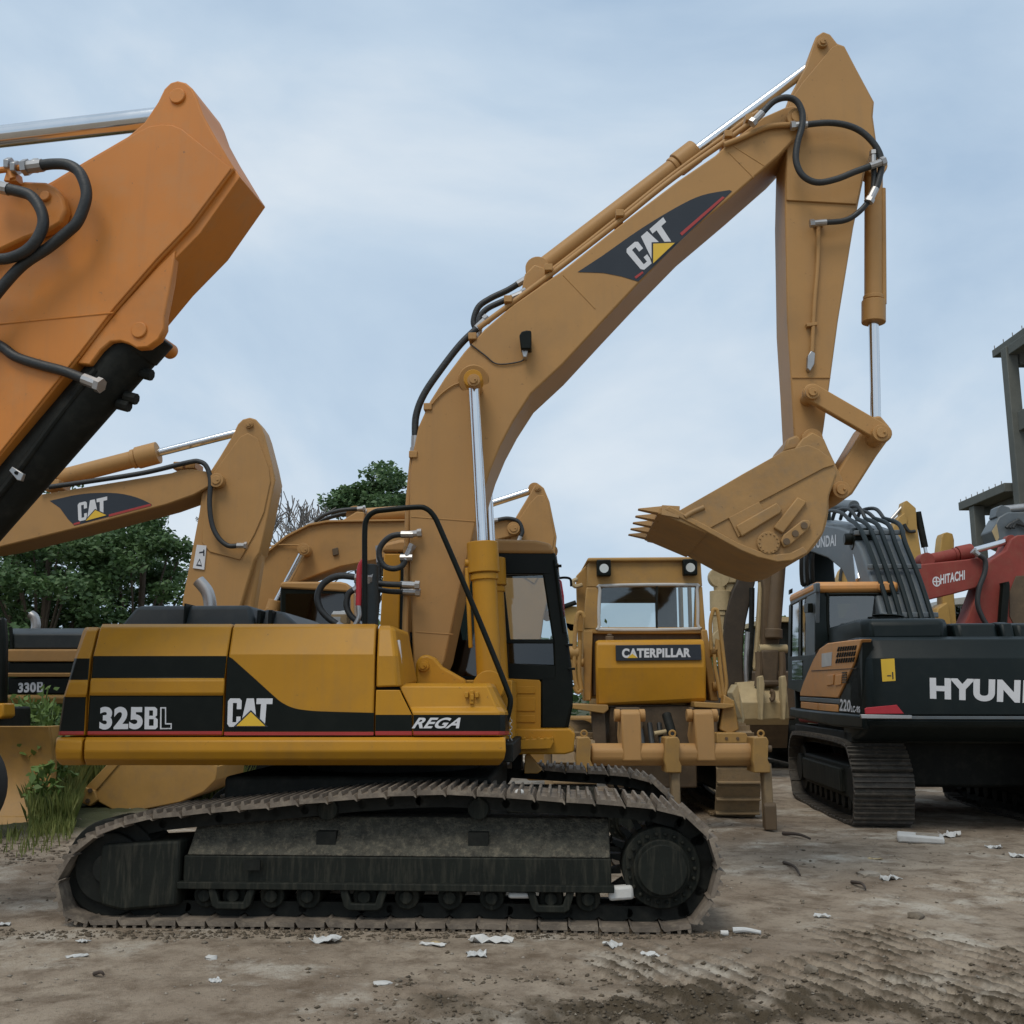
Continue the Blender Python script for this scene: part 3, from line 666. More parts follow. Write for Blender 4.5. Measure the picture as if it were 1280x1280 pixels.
# lines along the back of the boom
hose(M, boom, [(519,546),(514,590),(510,640),(508.5,700),(508,770),(509,800)], -.50, .025, 'yellow_boom', 'pipe')
hose(M, boom, [(523,560),(518,600),(514.5,650),(513.5,720),(513,790)], -.34, .022, 'yellow_boom', 'pipe')
hose(M, boom, [(519,548),(520,520),(530,493),(551,462),(576,430),(598,409)], -.50, .030)
hose(M, boom, [(520,590),(523,548),(539,510),(560,476),(585,444),(604,422)], -.32, .026, 'yellow_boom', 'pipe')
hose(M, boom, [(596,413),(592,402),(598,384),(613,373),(634,363),(649,354)], -.22, .028)
hose(M, boom, [(599,408),(600,396),(609,386),(625,378),(642,371)], -.40, .026)
hose(M, boom, [(598,410),(625,390),(660,364),(700,334),(770,280),(840,224),(905,178),(925,163),(950,146)], -.52, .024, 'yellow_boom', 'pipe')
hose(M, boom, [(640,374),(700,330),(770,275),(840,219),(900,175),(935,149),(948,140)], -.36, .022, 'yellow_boom', 'pipe')
hose(M, boom, [(905,181),(925,173),(955,160),(975,156.5),(1000,156)], YB - .03, .024, 'yellow_boom', 'pipe')
for u, v in ((512,690),(519,572),(537,513),(592,426),(636,380),(686,341),(774,274),(908,176),(934,156)):
    q = M.P(u, v, -.45); MB().box(q.x - .035, q.x + .035, -.58, -.26, q.z - .03, q.z + .03).build('pipe_clamp', 'yellow_boom', boom, .006)
hose(M, boom, [(951,143),(967,127),(983,122),(996,127),(1003,142),(1002,160),(997,178),(995,200),(1003,219),(1021,228),(1045,224),(1068,215),(1090,207)], YB - .10, .028)
hose(M, boom, [(1006,156),(1035,153.5),(1060,157),(1080,167),(1096,185),(1102,205),(1097,230),(1093,238)], YB - .07, .028)
hose(M, boom, [(1092,205),(1092,232),(1085,252),(1070,268),(1054,276),(1030,278)], YB - .05, .024)
# stick cylinder on the boom
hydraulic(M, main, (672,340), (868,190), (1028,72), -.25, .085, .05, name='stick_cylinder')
MB().px(M, [(650,372),(656,342),(668,330),(680,334),(690,352)], -.40, -.10).build('cylinder_lug', 'yellow_boom', boom, .015)
# stick, linkage and bucket
st = [(983,190),(978,150),(987,120),(1007,83),(1016,55),(1020,45),(1029,39),(1038,42.5),(1047,54),(1056,57),(1071,86),(1093,127),(1091.5,145),(1096,178),(1082,212),(1067,284),(1048,400),(1036,490),(1030,534),(1027,552),(1016,561),(1004,558),(993,552),(989,478),(984,400),(981.5,260)]
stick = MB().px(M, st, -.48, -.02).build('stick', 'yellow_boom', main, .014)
MB().px(M, [(984,188),(981,150),(990,122),(1003,103),(1040,59),(1047,55.5),(1056,58.5),(1071,88),(1091,128),(1089.5,145),(1094,178),(1080,212),(1071,255),(983,250)], -.50, -.482).build('cheek_plate', 'yellow_boom', stick, .006)
for a, b in (((984,247),(1072,245)), ((990,472),(1038,472)), ((1000,182),(1055,176)), ((1055,176),(1082,196))): weld(M, stick, a, b, -.486)
pin(M, stick, (1029, 52), 6.5, -.52, 0); pin(M, stick, (1016, 548), 13, -.56, .06, name='bucket_pin'); pin(M, stick, (1016, 490), 9, -.70, .2, name='rocker_pin')
hose(M, stick, [(1023,281),(1022,330),(1018,380),(1015,440)], -.51, .018, 'yellow_boom', 'grease_line')
MB().px(M, [(1018,275),(1030,275),(1030,281),(1018,281)], -.54, -.48).build('valve', 'yellow_boom', stick, .004)
MB().px(M, [(1010,444),(1014,438),(1019,441),(1018,455),(1013,464),(1009,460)], -.54, -.48).build('valve', 'steel', stick, .006)
MB().px(M, [(1008,404),(1022,402),(1022,406),(1009,408)], -.53, -.48).build('pipe_clamp', 'yellow_boom', stick, .003)
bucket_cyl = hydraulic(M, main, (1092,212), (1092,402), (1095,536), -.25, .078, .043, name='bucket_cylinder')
hose(M, bucket_cyl, [(1104,236),(1104.5,300),(1105,380)], -.28, .022, 'yellow_boom', 'pipe')
for y0, y1 in ((-.66, -.585), (.085, .16)):
    a, b = M.P(1016, 490, y0), M.P(1104, 541, y0); d = (b - a).normalized(); nrm = Vector((-d.z, 0, d.x))
    mb = MB(); r0 = .075; ring = []
    for k in range(9): t = math.pi / 2 + math.pi * k / 8; ring.append(a + d * math.cos(t) * r0 + nrm * math.sin(t) * r0)
    for k in range(9): t = -math.pi / 2 + math.pi * k / 8; ring.append(b + d * math.cos(t) * r0 + nrm * math.sin(t) * r0)
    mb.prism([(q.x, q.z) for q in ring], y0, y1); mb.build('rocker_arm', 'yellow_boom', main, .01)
pin(M, main, (1102, 541), 11, -.72, .2, name='linkage_pin')
mb = MB(); mb.px(M, [(1088,521),(1101,519),(1112,532),(1114,545),(1096,570),(1066,617),(1058,622),(1046,620),(1040,607),(1044,594),(1066,558)], -.50, .0); mb.build('bucket_link', 'yellow_boom', main, .02)
pin(M, main, (1052, 612), 11, -.70, .2, name='bucket_link_pin')
BN, BF = -.93, .46
bucket = empty('bucket', (0, 0, 0), 0, main)
side = [(844,641),(876,623),(929,592),(979,564),(1010,556),(1024,562),(1041,575),(1046,592),(1036,619),(1035,640),(1029,666),(1010,691),(991,700),(972,702),(947,695.5),(925,686.5),(882,663),(833,637),(838,634)]
for y0, y1 in ((BN, BN + .05), (BF - .05, BF)):
    pr = [(p.x, p.z) for p in (M.P(a, b, BN) for a, b in side)]
    MB().prism(pr, y0, y1).build('side_plate', 'yellow_bucket', bucket, .012)
low = [(p.x, p.z) for p in (M.P(a, b, BN) for a, b in [(833,638),(882,664),(925,687),(947,696),(972,703),(991,701),(1010,692),(1029,667),(1036,640),(1037,619),(1047,592),(1042,575)])]
lw = [Vector((x, 0, z)) for x, z in low]; lw = catmull(lw, 4)
cen = Vector((sum(v.x for v in lw) / len(lw), 0, sum(v.z for v in lw) / len(lw)))
inn = []
for i, v in enumerate(lw):
    a, b = lw[max(i - 1, 0)], lw[min(i + 1, len(lw) - 1)]; d = (b - a).normalized(); nrm = Vector((-d.z, 0, d.x)); inn.append(v + nrm * .035)
MB().prism([(v.x, v.z) for v in lw] + [(v.x, v.z) for v in reversed(inn)], BN + .012, BF - .012).build('shell_plate', 'yellow_bucket', bucket, .004)
MB().px(M, [(831,637),(836,632),(880,655),(922,678),(947,688),(970,693),(988,691),(1004,683),(1010,691),(991,700.5),(972,702.5),(947,696.5),(925,687.5),(882,664)], BN - .022, BN + .004).build('wear_strip', 'yellow_bucket', bucket, .008)
MB().px(M, [(844,641),(979,564),(1010,556),(1024,562),(1041,575),(1043,581),(1030,585),(884,662),(833,637)], BN - .014, BN + .002).build('cheek_plate', 'yellow_bucket', bucket, .006)
MB().px(M, [(920,657),(971,628),(978,636),(976,641),(927,671)], BN - .035, BN).build('wear_bar', 'yellow_bucket', bucket, .01)
MB().px(M, [(967,659),(997,621),(1009,627),(979,667)], BN - .035, BN).build('wear_bar', 'yellow_bucket', bucket, .01)
MB().px(M, [(911,647),(949,627),(956,640),(923,672)], BN - .018, BN).build('backing_plate', 'yellow_bucket', bucket, .004)
ob = MB().px(M, [(976,676),(980,668),(1003,650),(1011,650),(1014,655),(1010,662),(987,682),(980,684)], BN - .045, BN).build('side_cutter', 'yellow_bucket', bucket, .008)
for u, v in ((983,677),(994,667),(1005,657)):
    q = M.P(u, v, BN - .045); MB().cyl(q + Vector((0,-.012,0)), q + Vector((0,.01,0)), .026, 14).build('bolt', 'old_brown', ob)
q = M.P(960, 679, BN); mb = MB().cyl(q + Vector((0,-.028,0)), q, .088, 32)
for k in range(14): t = 2 * math.pi * k / 14; mb.cyl(q + Vector((math.cos(t)*.072,-.036,math.sin(t)*.072)), q + Vector((math.cos(t)*.072,0,math.sin(t)*.072)), .008, 6)
mb.build('round_cover', 'yellow_bucket', bucket, .005)
hose(M, bucket, [(856,646),(866,640),(880,634)], BN - .02, .02, 'yellow_bucket', 'lug')
lip0 = M.P(833, 640, BN)
MB().px(M, [(824,634),(838,632),(888,660),(884,667),(834,646),(822,642)], BN - .006, BF + .006).build('cutting_lip', 'yellow_bucket', bucket, .008)
dv = M.P(796,637.5,BN) - M.P(833,641,BN)
for k in range(5):
    y = BN + .05 + k * (BF - BN - .10) / 4; b0 = Vector((lip0.x, y, lip0.z)); d = Vector((dv.x, 0, dv.z)); L = d.length; d.normalize(); nr = Vector((-d.z, 0, d.x)); nr = nr if nr.z > 0 else -nr
    mb = MB()
    def sec(t, w, hu, hd): c = b0 + d * t; return [c + Vector((0,-w,0)) - nr*hd, c + Vector((0,w,0)) - nr*hd, c + Vector((0,w*.85,0)) + nr*hu, c + Vector((0,-w*.85,0)) + nr*hu]
    mb.poly(sec(-.10,.075,.055,.045), sec(.04,.075,.05,.03)); mb.poly(sec(.03,.06,.046,.018), sec(L*.95,.035,.012,-.004))
    mb.build('tooth', 'yellow_bucket', bucket, .008)
for y0, y1 in ((-.62,-.52),(.02,.12)):
    MB().px(M, [(990,566),(1003,548),(1016,540),(1030,548),(1036,562),(1054,600),(1060,614),(1050,624),(1040,620),(1036,600)], y0, y1).build('hinge_plate', 'yellow_bucket', bucket, .012)
MB().px(M, [(979,565),(984,548),(997,543),(1003,550),(1000,560)], -.55, .05).build('bucket_top_tube', 'yellow_bucket', bucket, .02)
# boom lift cylinders
near = hydraulic(M, main, (612,858), (603,680), (592,476), -.74, .098, .046, 'yellow', name='boom_cylinder', side_pipe=True)
pf = lambda px, py, y: px
def same(px, py, y0, y1):
    """the picture point of the same spot on the far side of the machine"""
    p = M.P(px, py, y0); q = M.m @ Vector((p.x, y1, p.z)); c, sn = math.cos(PITCH), math.sin(PITCH)
    d = q.y * c + (q.z - CAMZ) * sn; v = -q.y * sn + (q.z - CAMZ) * c
    return CX + FPX * q.x / d, CY - FPX * v / d
far = hydraulic(M, main, same(612,858,-.74,.24), same(603,680,-.74,.24), same(592,476,-.74,.24), .24, .098, .046, 'yellow', name='boom_cylinder')
MB().px(M, [(600,852),(604,842),(622,838),(630,846),(638,868),(640,890),(604,890)], -.62, -.52).build('cylinder_bracket', 'yellow', main, .015)
MB().px(M, [(520,850),(640,850),(640,925),(520,925)], -.50, .30).build('front_deck', 'yellow', main, .01)

# cab of the main excavator (far side of the boom)
CN, CF = .36, 1.38
cab = empty('cab', (0, 0, 0), 0, main)
def cabprism(pts, y0, y1, name, mat, bev=.012): return MB().px(M, pts, y0, y1).build(name, mat, cab, bev)
mb = MB()
ring = [(476,690),(480,679),(500,674),(600,673),(670,675),(688,679),(694,692)]
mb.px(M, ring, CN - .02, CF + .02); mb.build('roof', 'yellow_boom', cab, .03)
# near wall: frame with a window opening and a glazed lower strip
cabprism([(497,690),(694,691),(697,720),(679,718),(628,718),(628,724),(497,724)], CN, CN + .06, 'window_header', 'black_paint')
cabprism([(678,716),(697,716),(703,760),(710,800),(715,845),(715,880),(708,911),(676,911),(676,846),(693,846),(691,802)], CN, CN + .06, 'front_pillar', 'black_paint', .016)
cabprism([(497,720),(510,720),(510,911),(497,911)], CN, CN + .06, 'rear_pillar', 'black_paint')
cabprism([(622,720),(629,720),(638,800),(632,802),(632,911),(622,911)], CN, CN + .06, 'middle_pillar', 'black_paint')
cabprism([(632,799),(692,799),(692,804),(632,804)], CN - .01, CN + .06, 'window_sill', 'black_paint', .004)
cabprism([(632,829),(694,832),(694,850),(632,850)], CN, CN + .06, 'lower_rail', 'black_paint', .006)
cabprism([(629,721),(680,719),(692,800),(638,801)], CN + .025, CN + .031, 'side_glass', 'glass', 0)
cabprism([(632,804),(692,804),(694,831),(632,829)], CN + .025, CN + .031, 'lower_glass', 'glass_dark', 0)
cabprism([(510,724),(622,724),(622,845),(510,845)], CN + .025, CN + .031, 'boom_side_glass', 'glass_dark', 0)
cabprism([(510,845),(632,845),(632,911),(510,911)], CN, CN + .05, 'lower_wall', 'black_paint')
vp = cabprism([(632,848),(674,850),(676,853),(676,911),(632,911)], CN - .012, CN + .05, 'vent_panel', 'yellow', .006)
for v in (858, 872, 880, 894): MB().px(M, [(636,v),(669,v),(669,v+9),(636,v+9)], CN - .022, CN - .012).build('slat', 'yellow', vp, .004)
cabprism([(480,692),(501,692),(499,780),(497,911),(474,911),(475,780)], CN - .02, CN + .08, 'rear_corner', 'yellow', .012)
# far wall, back and front
cabprism([(500,690),(694,691),(700,722),(500,722)], CF - .05, CF, 'window_header', 'black_paint')
cabprism([(500,800),(706,802),(713,850),(713,880),(708,911),(500,911)], CF - .05, CF, 'far_wall', 'black_paint')
cabprism([(683,716),(698,716),(709,805),(694,805)], CF - .05, CF, 'front_pillar', 'black_paint')
cabprism([(500,722),(520,722),(520,802),(500,802)], CF - .05, CF, 'rear_pillar', 'black_paint')
MB().px(M, [(708,911),(715,880),(715,845),(711,805),(716,845),(716,882),(710,913)], CN + .06, CF - .05).build('front_wall', 'black_paint', cab, .004)
MB().px(M, [(695,695),(698,720),(704,760),(711,803),(712,803),(705,760),(699,720),(696,695)], CN + .05, CF - .05).build('windscreen', 'glass', cab)
MB().px(M, [(545,800),(600,800),(606,845),(606,905),(545,905)], .62, 1.12).build('seat', 'rubber', cab, .04)
MB().px(M, [(548,735),(562,735),(575,810),(558,812)], .65, 1.08).build('seat_back', 'rubber', cab, .03)
MB().tube([M.P(*p, CN - .03) for p in ((693,700),(699,745),(705,790))], .014, 8).build('wiper_arm', 'black_paint', cab)
MB().px(M, [(697,722),(702,726),(705,745),(706,770),(701,772),(699,750)], CN + .1, CN + .3).build('front_lamp_guard', 'bright_red', cab, .01)
mir = MB().tube([M.P(*p, .9) for p in ((697,723),(706,722),(713,724),(714,733))], .012, 8, 4).build('mirror_bracket', 'black_paint', cab)
for u, v in ((697,707),(711,806),(714,836)):
    MB().px(M, [(u-4,v-1.5),(u+5,v-1.5),(u+5,v+1.5),(u-4,v+1.5)], CN - .05, CN).build('hinge', 'black_paint', cab, .004)
fl = MB().px(M, [(630,911),(712,911),(719,917),(717,940),(706,943),(630,943)], .10, 1.4).build('cab_floor', 'yellow', main, .014)
st_ = MB().px(M, [(644,926),(660,924),(690,922),(692,928),(688,936),(646,937)], .0, .10).build('step', 'yellow', main, .006)
for u in (652, 661, 670, 679, 687): MB().px(M, [(u,923),(u+3,921),(u+5,923),(u+2,926)], .0, .10).build('tread', 'yellow', st_, .003)
# handrail, intake, red stand pipe and hoses on the near side
MB().tube([M.P(a, b, -1.15) for a, b in ((456,790),(456,720),(456,664),(459,648),(468,640),(482,637.5),(520,634),(533,636),(543,646),(552,665),(580,730),(610,802),(634,862),(638,876),(636,890),(633,900))], .021, 12, 5).build('handrail', 'black_paint', main)
MB().tube([M.P(a, b, -1.05) for a, b in ((458,699),(452,704),(449,716),(448.5,740),(448,757))], .022, 12, 5).build('red_pipe', 'bright_red', main)
MB().tube([M.P(a, b, -1.05) for a, b in ((448,757),(449,770),(444,782))], .02, 12, 5).build('pipe_end', 'steel', main)
MB().cyl(M.P(461,786,-.95), M.P(461,706,-.95), .075, 20).build('air_pipe', 'hood_black', main, .01)
hose(M, main, [(447,722),(424,720),(406,728),(397,744),(400,760),(410,772),(424,782)], -1.0, .026)
hose(M, main, [(445,736),(436,742),(433,756),(438,769),(448,778)], -1.0, .024)
hose(M, main, [(462,727),(480,730),(506,731)], -.72, .024)
hose(M, main, [(462,735),(485,739),(507,740)], -.66, .022)
hose(M, main, [(509,668),(490,670),(477,681),(474,694),(480,707),(492,711),(503,707),(508,697)], -.62, .024)
hose(M, main, [(473,700),(474,730),(470,780)], -.5, .016)
for u, v in ((509,668),(508,697),(508,731),(509,740)): 
    q = M.P(u, v, -.62); MB().cyl(q - Vector((.05,0,0)), q + Vector((.05,0,0)), .03, 8).build('hose_coupling', 'steel', main)
MB().tube([M.P(a, b, -.6) for a, b in ((508,740),(507,765),(506,800))], .025, 10, 4).build('pipe', 'yellow_boom', main)
# dangling chain by the step
for k in range(8):
    p = M.P(637.5, 896 + k * 4, -.9); q = M.P(637.5, 899.5 + k * 4, -.9)
    o = MB().tube([p + Vector(((.012 if k % 2 else 0), (0 if k % 2 else .012), 0)), q + Vector(((.012 if k % 2 else 0), (0 if k % 2 else .012), 0)), q - Vector(((.012 if k % 2 else 0), (0 if k % 2 else .012), 0)), p - Vector(((.012 if k % 2 else 0), (0 if k % 2 else .012), 0))], .004, 5, 2, True)
    o.build('chain_link', 'steel', main)
# clods and tan lever gear seen under the cab, in front of the far track
MB().px(M, [(656,944),(661,942),(678,962),(672,967),(655,967)], .3, .38).build('travel_motor_bracket', 'yellow_old', main, .008)
MB().px(M, [(640,944),(652,944),(652,962),(640,962)], .4, .7).build('swivel_block', 'dark_iron', main, .01)

# carton on the hood
W = Frame(empty('yard_axes')); bpy.data.objects.remove(W.root)
bx0 = M.P(413.5, 780, -.75); bx1 = M.P(433.5, 768, -.75)
carton = empty('carton', M.m @ Vector((bx0.x, -.75, bx0.z)), ROT)
tag(carton, 'small tan carton with a white label standing on the hood beside the black hoses', 'carton')
w_, h_ = bx1.x - bx0.x, bx1.z - bx0.z
MB().box(0, w_, 0, .12, 0, h_).build('box_body', 'cardboard', carton, .003)
MB().box(w_ * .12, w_ * .6, -.003, 0, h_ * .1, h_ * .75).build('paper_label', 'paper', carton)
mb = MB().poly([(0,0,h_),(w_,0,h_),(w_,.12,h_),(0,.12,h_)], [(.01,.03,h_+.03),(w_*.9,.02,h_+.025),(w_*.95,.09,h_+.045),(.02,.1,h_+.03)]); mb.build('crumpled_wrap', 'paper', carton, .004)

# ------------------------------------------------------------------ generic pieces for the machines behind
def house_body(root, x0, x1, y0, y1, z0, z1, mat, name='house_body', bev=.05):
    return MB().box(x0, x1, y0, y1, z0, z1).build(name, mat, root, bev)
def oval(x0, x1, z0, z1, r):
    return [(x0 + r * .4, z0), ((x0 + x1) / 2, z0), (x1 - r * .4, z0), (x1 - .02, z0 + r * .45), (x1, (z0 + z1) / 2), (x1 - r * .35, z1 - .08), ((x0 + x1) / 2, z1), (x0 + r * .35, z1 - .08), (x0, (z0 + z1) / 2), (x0 + .02, z0 + r * .45)]

# ------------------------------------------------------------------ orange excavator whose arm fills the upper left
och = empty('excavator', (-5.6, 7.2, 0), R(-9))
tag(och, 'orange excavator at the left edge, huge near arm with a dark bucket cylinder', 'excavator', 'excavators parked in the yard')
O = Frame(och); OY = -.28; OF = .17
arm = [(0,-0)] 
ar = [(-60,300),(0,258),(65,226),(98,206),(160,170),(180,153),(197,127.5),(205,111),(213,103),(222,100.5),(232,103),(240,110),(246,122),(253,142),(266,166),(292.5,210),(239,282),(197,327),(143,389),(87,462),(0,569),(-140,742),(-260,905),(-330,905),(-330,800),(-190,560),(-100,390)]
stk = MB().px(O, ar, OY, OF).build('stick', 'orange', och, .012)
MB().px(O, [(20,252),(65,229),(98,209),(174,164),(186,158),(202,155.5),(215,156),(227,161),(289,210),(238,279),(196,323),(142,385),(100,440),(-20,590),(-60,400)], OY - .014, OY).build('cheek_plate', 'orange', stk, .006)
MB().px(O, [(292.5,210),(300,221),(250,292),(204,339),(160,392),(146,387),(197,327),(239,282)], OY + .03, OF + .02).build('front_plate', 'orange', stk, .006)
pin(O, stk, (221,119), 9.5, OY - .018, OF, 'orange', rim=False)
weld(O, stk, (-10,406), (142,391), OY - .014, .006, 'orange')
MB().px(O, [(121,420),(150,384),(198,332),(219,312),(214,350),(205,395),(205,410),(198,424),(184,434),(170,435),(160,429),(150,426),(138,427),(126,437),(112,456),(96,454)], OY + .015, OY + .085).build('cylinder_lug', 'orange', stk, .01)
MB().px(O, [(121,420),(150,384),(198,332),(219,312),(214,350),(205,395),(205,410),(198,424),(184,434),(170,435),(160,429),(150,426),(138,427),(126,437),(112,456),(96,454)], OF - .06, OF + .01).build('cylinder_lug', 'orange', stk, .01)
pin(O, stk, (173,412), 9.5, OY + .0, OF + .0, 'orange', rim=False)
oc = O.P(176, 428, OY + .22); oe = O.P(-48, 682, OY + .22)
bc = MB().cyl(oc, oe, .168, 28); d = (oe - oc).normalized(); bc.cyl(oc - d * .12, oc + d * .06, .176, 24)
bc = bc.build('bucket_cylinder', 'dark_iron', och, .008)
MB().tube([O.P(*p, OY + .06) for p in ((120,462),(70,525),(10,605),(-60,690))], .024, 10, 4).build('pipe', 'dark_iron', bc)
for u, v in ((181,460),(162,490),(153,499)):
    q = O.P(u, v, OY + .22); MB().cyl(q - Vector((.03,0,.03)), q + Vector((.055,0,-.055)), .04, 8).build('port', 'dark_iron', bc, .004)
MB().px(O, [(11,588),(15,583),(29,592),(26,601),(21,600)], OY - .03, OY).build('clamp_plate', 'steel', stk, .004)
MB().cyl(O.P(20, 591, OY - .04), O.P(20, 591, OY), .012, 8).build('bolt', 'dark_iron', stk)
# its boom tip, boom, and stick cylinder coming from the left
btip = [(82,262),(78,246),(68,233),(56,227),(30,226),(0,236),(-140,268),(-420,330),(-520,420),(-500,520),(-420,470),(-150,360),(-20,322),(30,298),(60,288),(76,278)]
bm_ = MB().px(O, btip, OY - .10, OY - .02).build('boom', 'orange', och, .02)
pin(O, bm_, (55,244), 6, OY - .125, OY, 'orange', rim=False)
MB().px(O, [(-30,318),(20,292),(60,270),(72,262),(76,270),(70,282),(40,300),(-20,340)], OY - .02, OY + .0).build('boss_plate', 'orange', bm_, .01)
A_, B_ = O.P(-300, 205, OY + .22), O.P(200, 148, OY + .22)
rod = MB().cyl(A_, B_, .078, 28).build('stick_cylinder_rod', 'chrome', och)
bl = MB().cyl(O.P(-620, 241, OY + .22), A_, .135, 24).build('stick_cylinder', 'orange', och, .006)
# boom foot and a simple body far out of frame so that the boom has something to stand on
mb = MB().prism([(O.P(a, b, OY).x, O.P(a, b, OY).z) for a, b in ((-420,470),(-500,520),(-900,900),(-760,980),(-700,860),(-420,330))], OY - .1, OY + .4); mb.build('boom_base', 'orange', och, .02)
pb = O.P(-800, 900, OY)
house_body(och, pb.x - 3.4, pb.x + .3, -1.2, 1.5, 1.1, 2.2, 'orange')
house_body(och, pb.x - 2.6, pb.x + 1.2, -1.4, -.8, .05, .95, 'dark_iron', 'track', .3); house_body(och, pb.x - 2.6, pb.x + 1.2, 1.1, 1.7, .05, .95, 'dark_iron', 'track', .3)
house_body(och, pb.x - 1.6, pb.x + .2, -.8, 1.1, .5, 1.15, 'dark_iron', 'car_body', .1)
hose(O, och, [(50,207),(66,205),(84,206),(98,214),(106,230),(108,246),(103,264),(95,280),(82,292),(60,310),(30,330),(5,356),(-30,400)], OY - .18, .037)
hose(O, och, [(8,236),(26,240),(40,246),(51,262),(54,280),(47,298),(36,311),(20,320),(0,324),(-30,320)], OY - .24, .037)
hose(O, och, [(-40,410),(0,432),(20,446),(50,456),(80,464),(108,475)], OY - .04, .034)
for a, b in (((-10,214),(48,207)), ((10,205),(16,224))): MB().cyl(O.P(*a, OY - .17), O.P(*b, OY - .17), .021, 10).build('pipe', 'orange', och)
for u, v in ((45,207),(12,206),(20,210)): MB().cyl(O.P(u - 3, v, OY - .17), O.P(u + 3, v, OY - .17), .05, 6).build('pipe_nut', 'steel', och, .004)
MB().px(O, [(4,226),(8,213),(18,213),(20,226)], OY - .17, OY - .08).build('pipe_block', 'orange', och, .006)

# ------------------------------------------------------------------ second yellow excavator (left, boom with black emblem)
ex2 = empty('excavator', (-6.6, 14.6, 0), 0)
tag(ex2, 'yellow excavator reaching in from the left, black emblem on its level boom', 'excavator', 'excavators parked in the yard')
E2 = Frame(ex2); Y2 = -.32
b2 = [(-330,770),(-300,690),(-200,655),(-90,640),(62,616),(214,591),(226,587),(240,586),(257,589),(268,594),(270,601),(262,608),(242,619),(208,631),(110,657),(0,684),(-100,700),(-190,735),(-270,850),(-310,850)]
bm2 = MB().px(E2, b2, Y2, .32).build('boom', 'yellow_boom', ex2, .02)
d2 = [(62,626)] + [(p.x, p.y) for p in catmull([(90,619.5,0),(112.5,616.5,0),(146,616.5,0),(171.5,622,0),(189,630,0)], 3)] + [(190,631.5),(135,646),(93,657),(85,649),(75,635)]
decal(E2, d2, Y2, 'decal_black', bm2, 'emblem_panel')
decal(E2, [(136,643),(188,629.5),(189,632),(136,646)], Y2, 'decal_red', bm2, 'red_stripe', .006); decal(E2, [(92,654),(100,652),(100,654.5),(92,656.5)], Y2, 'decal_red', bm2, 'red_stripe', .006)
cat_mark(E2, [(98,652),(134,643),(134,620.5),(97,629)], [(107,651),(119,637.5),(133,644)], Y2, bm2)
hydraulic(E2, ex2, (62,601), (197,566), (312,537), 0, .125, .06, name='stick_cylinder')
hose(E2, ex2, [(60,609),(110,602),(180,591),(235,578),(249,577),(258,583),(263,600),(262,630),(265,655),(273,672),(285,682),(298,682)], Y2 - .05, .035)
for u, v in ((75,607),(228,585),(243,584)): 
    q = E2.P(u, v, -.1); MB().box(q.x - .07, q.x + .07, -.3, .1, q.z - .06, q.z + .05).build('pipe_clamp', 'yellow_boom', bm2, .01)
s2 = [(258,608),(262,590),(275,570),(290,545),(297,530),(303,524),(312,521.5),(320,524),(327,534),(331,545),(340,580),(344,600),(341,615),(332,660),(325,690),(318,700),(300,760),(290,800),(262,830),(224,830),(228,750),(249,640),(252,616)]
sk2 = MB().px(E2, s2, -.24, .24).build('stick', 'yellow_boom', ex2, .02)
MB().px(E2, [(322,548),(336,586),(338,602),(330,640),(318,668),(300,700),(262,690),(252,678),(257,616),(266,592),(288,562),(300,546),(310,541)], -.26, -.24).build('cheek_plate', 'yellow_boom', sk2, .01)
pin(E2, sk2, (311,530), 5, -.28, .2); pin(E2, sk2, (270,600), 9, -.40, .2)
MB().px(E2, [(310,660),(330,650),(333,660),(326,668),(326,700),(312,790),(298,790),(305,700)], -.14, .14).build('bucket_cylinder', 'yellow_boom', ex2, .05)
sg = MB().px(E2, [(246,681),(258,682),(255,712),(241,710)], -.262, -.24).build('warning_sticker', 'decal_white', sk2)
decal(E2, [(245,707),(249.5,698),(252.5,708)], -.262, 'decal_black', sg, 'warning_triangle'); decal(E2, [(246.8,705.4),(249.5,700.5),(251.2,706)], -.262, 'decal_white', sg, 'triangle_centre', .004)
decal(E2, [(249,690),(254,689),(254,687),(255.5,687),(255.5,695),(254,695),(254,691),(249,691.5)], -.262, 'decal_black', sg, 'pictogram')
# bucket lying on the grass
bk2 = empty('bucket', (0, 0, 0), 0, ex2)
b2s = [(118,1000),(108,990),(143,952),(160,945),(205,935),(250,940),(272,958),(270,975),(255,990),(225,1003),(180,1012),(140,1012)]
for y0, y1 in ((-.72,-.66),(.66,.72)): MB().px(E2, b2s, y0, y1).build('side_plate', 'yellow_old', bk2, .015)
MB().px(E2, [(118,1000),(140,1012),(180,1012),(225,1003),(255,990),(270,975),(272,958),(268,958),(265,973),(250,986),(222,998),(180,1007),(142,1007),(121,996)], -.70, .70).build('shell_plate', 'yellow_old', bk2, .01)
MB().px(E2, [(112,996),(104,987),(143,946),(158,944),(124,984),(176,960)][:5], -.74, -.72).build('cheek_plate', 'yellow_old', bk2, .01)
MB().px(E2, [(96,1001),(106,984),(118,988),(122,1000),(112,1008)], -.78, .74).build('cutting_lip', 'yellow_old', bk2, .01)
for k in range(5):
    y = -.7 + k * .33; a = E2.P(102, 996, -.7); c = E2.P(64, 999, -.7)
    MB().cyl((a.x, y, a.z), (c.x, y, c.z), .07, 6, .03).build('tooth', 'steel' if False else 'tan', bk2, .006)
for u, v in ((102,992),(110,1001),(113,988)): q = E2.P(u, v, -.78); MB().cyl(q, q + Vector((0,-.02,0)), .03, 8).build('bolt', 'rust_brown', bk2)
pb = E2.P(-300, 860, 0)
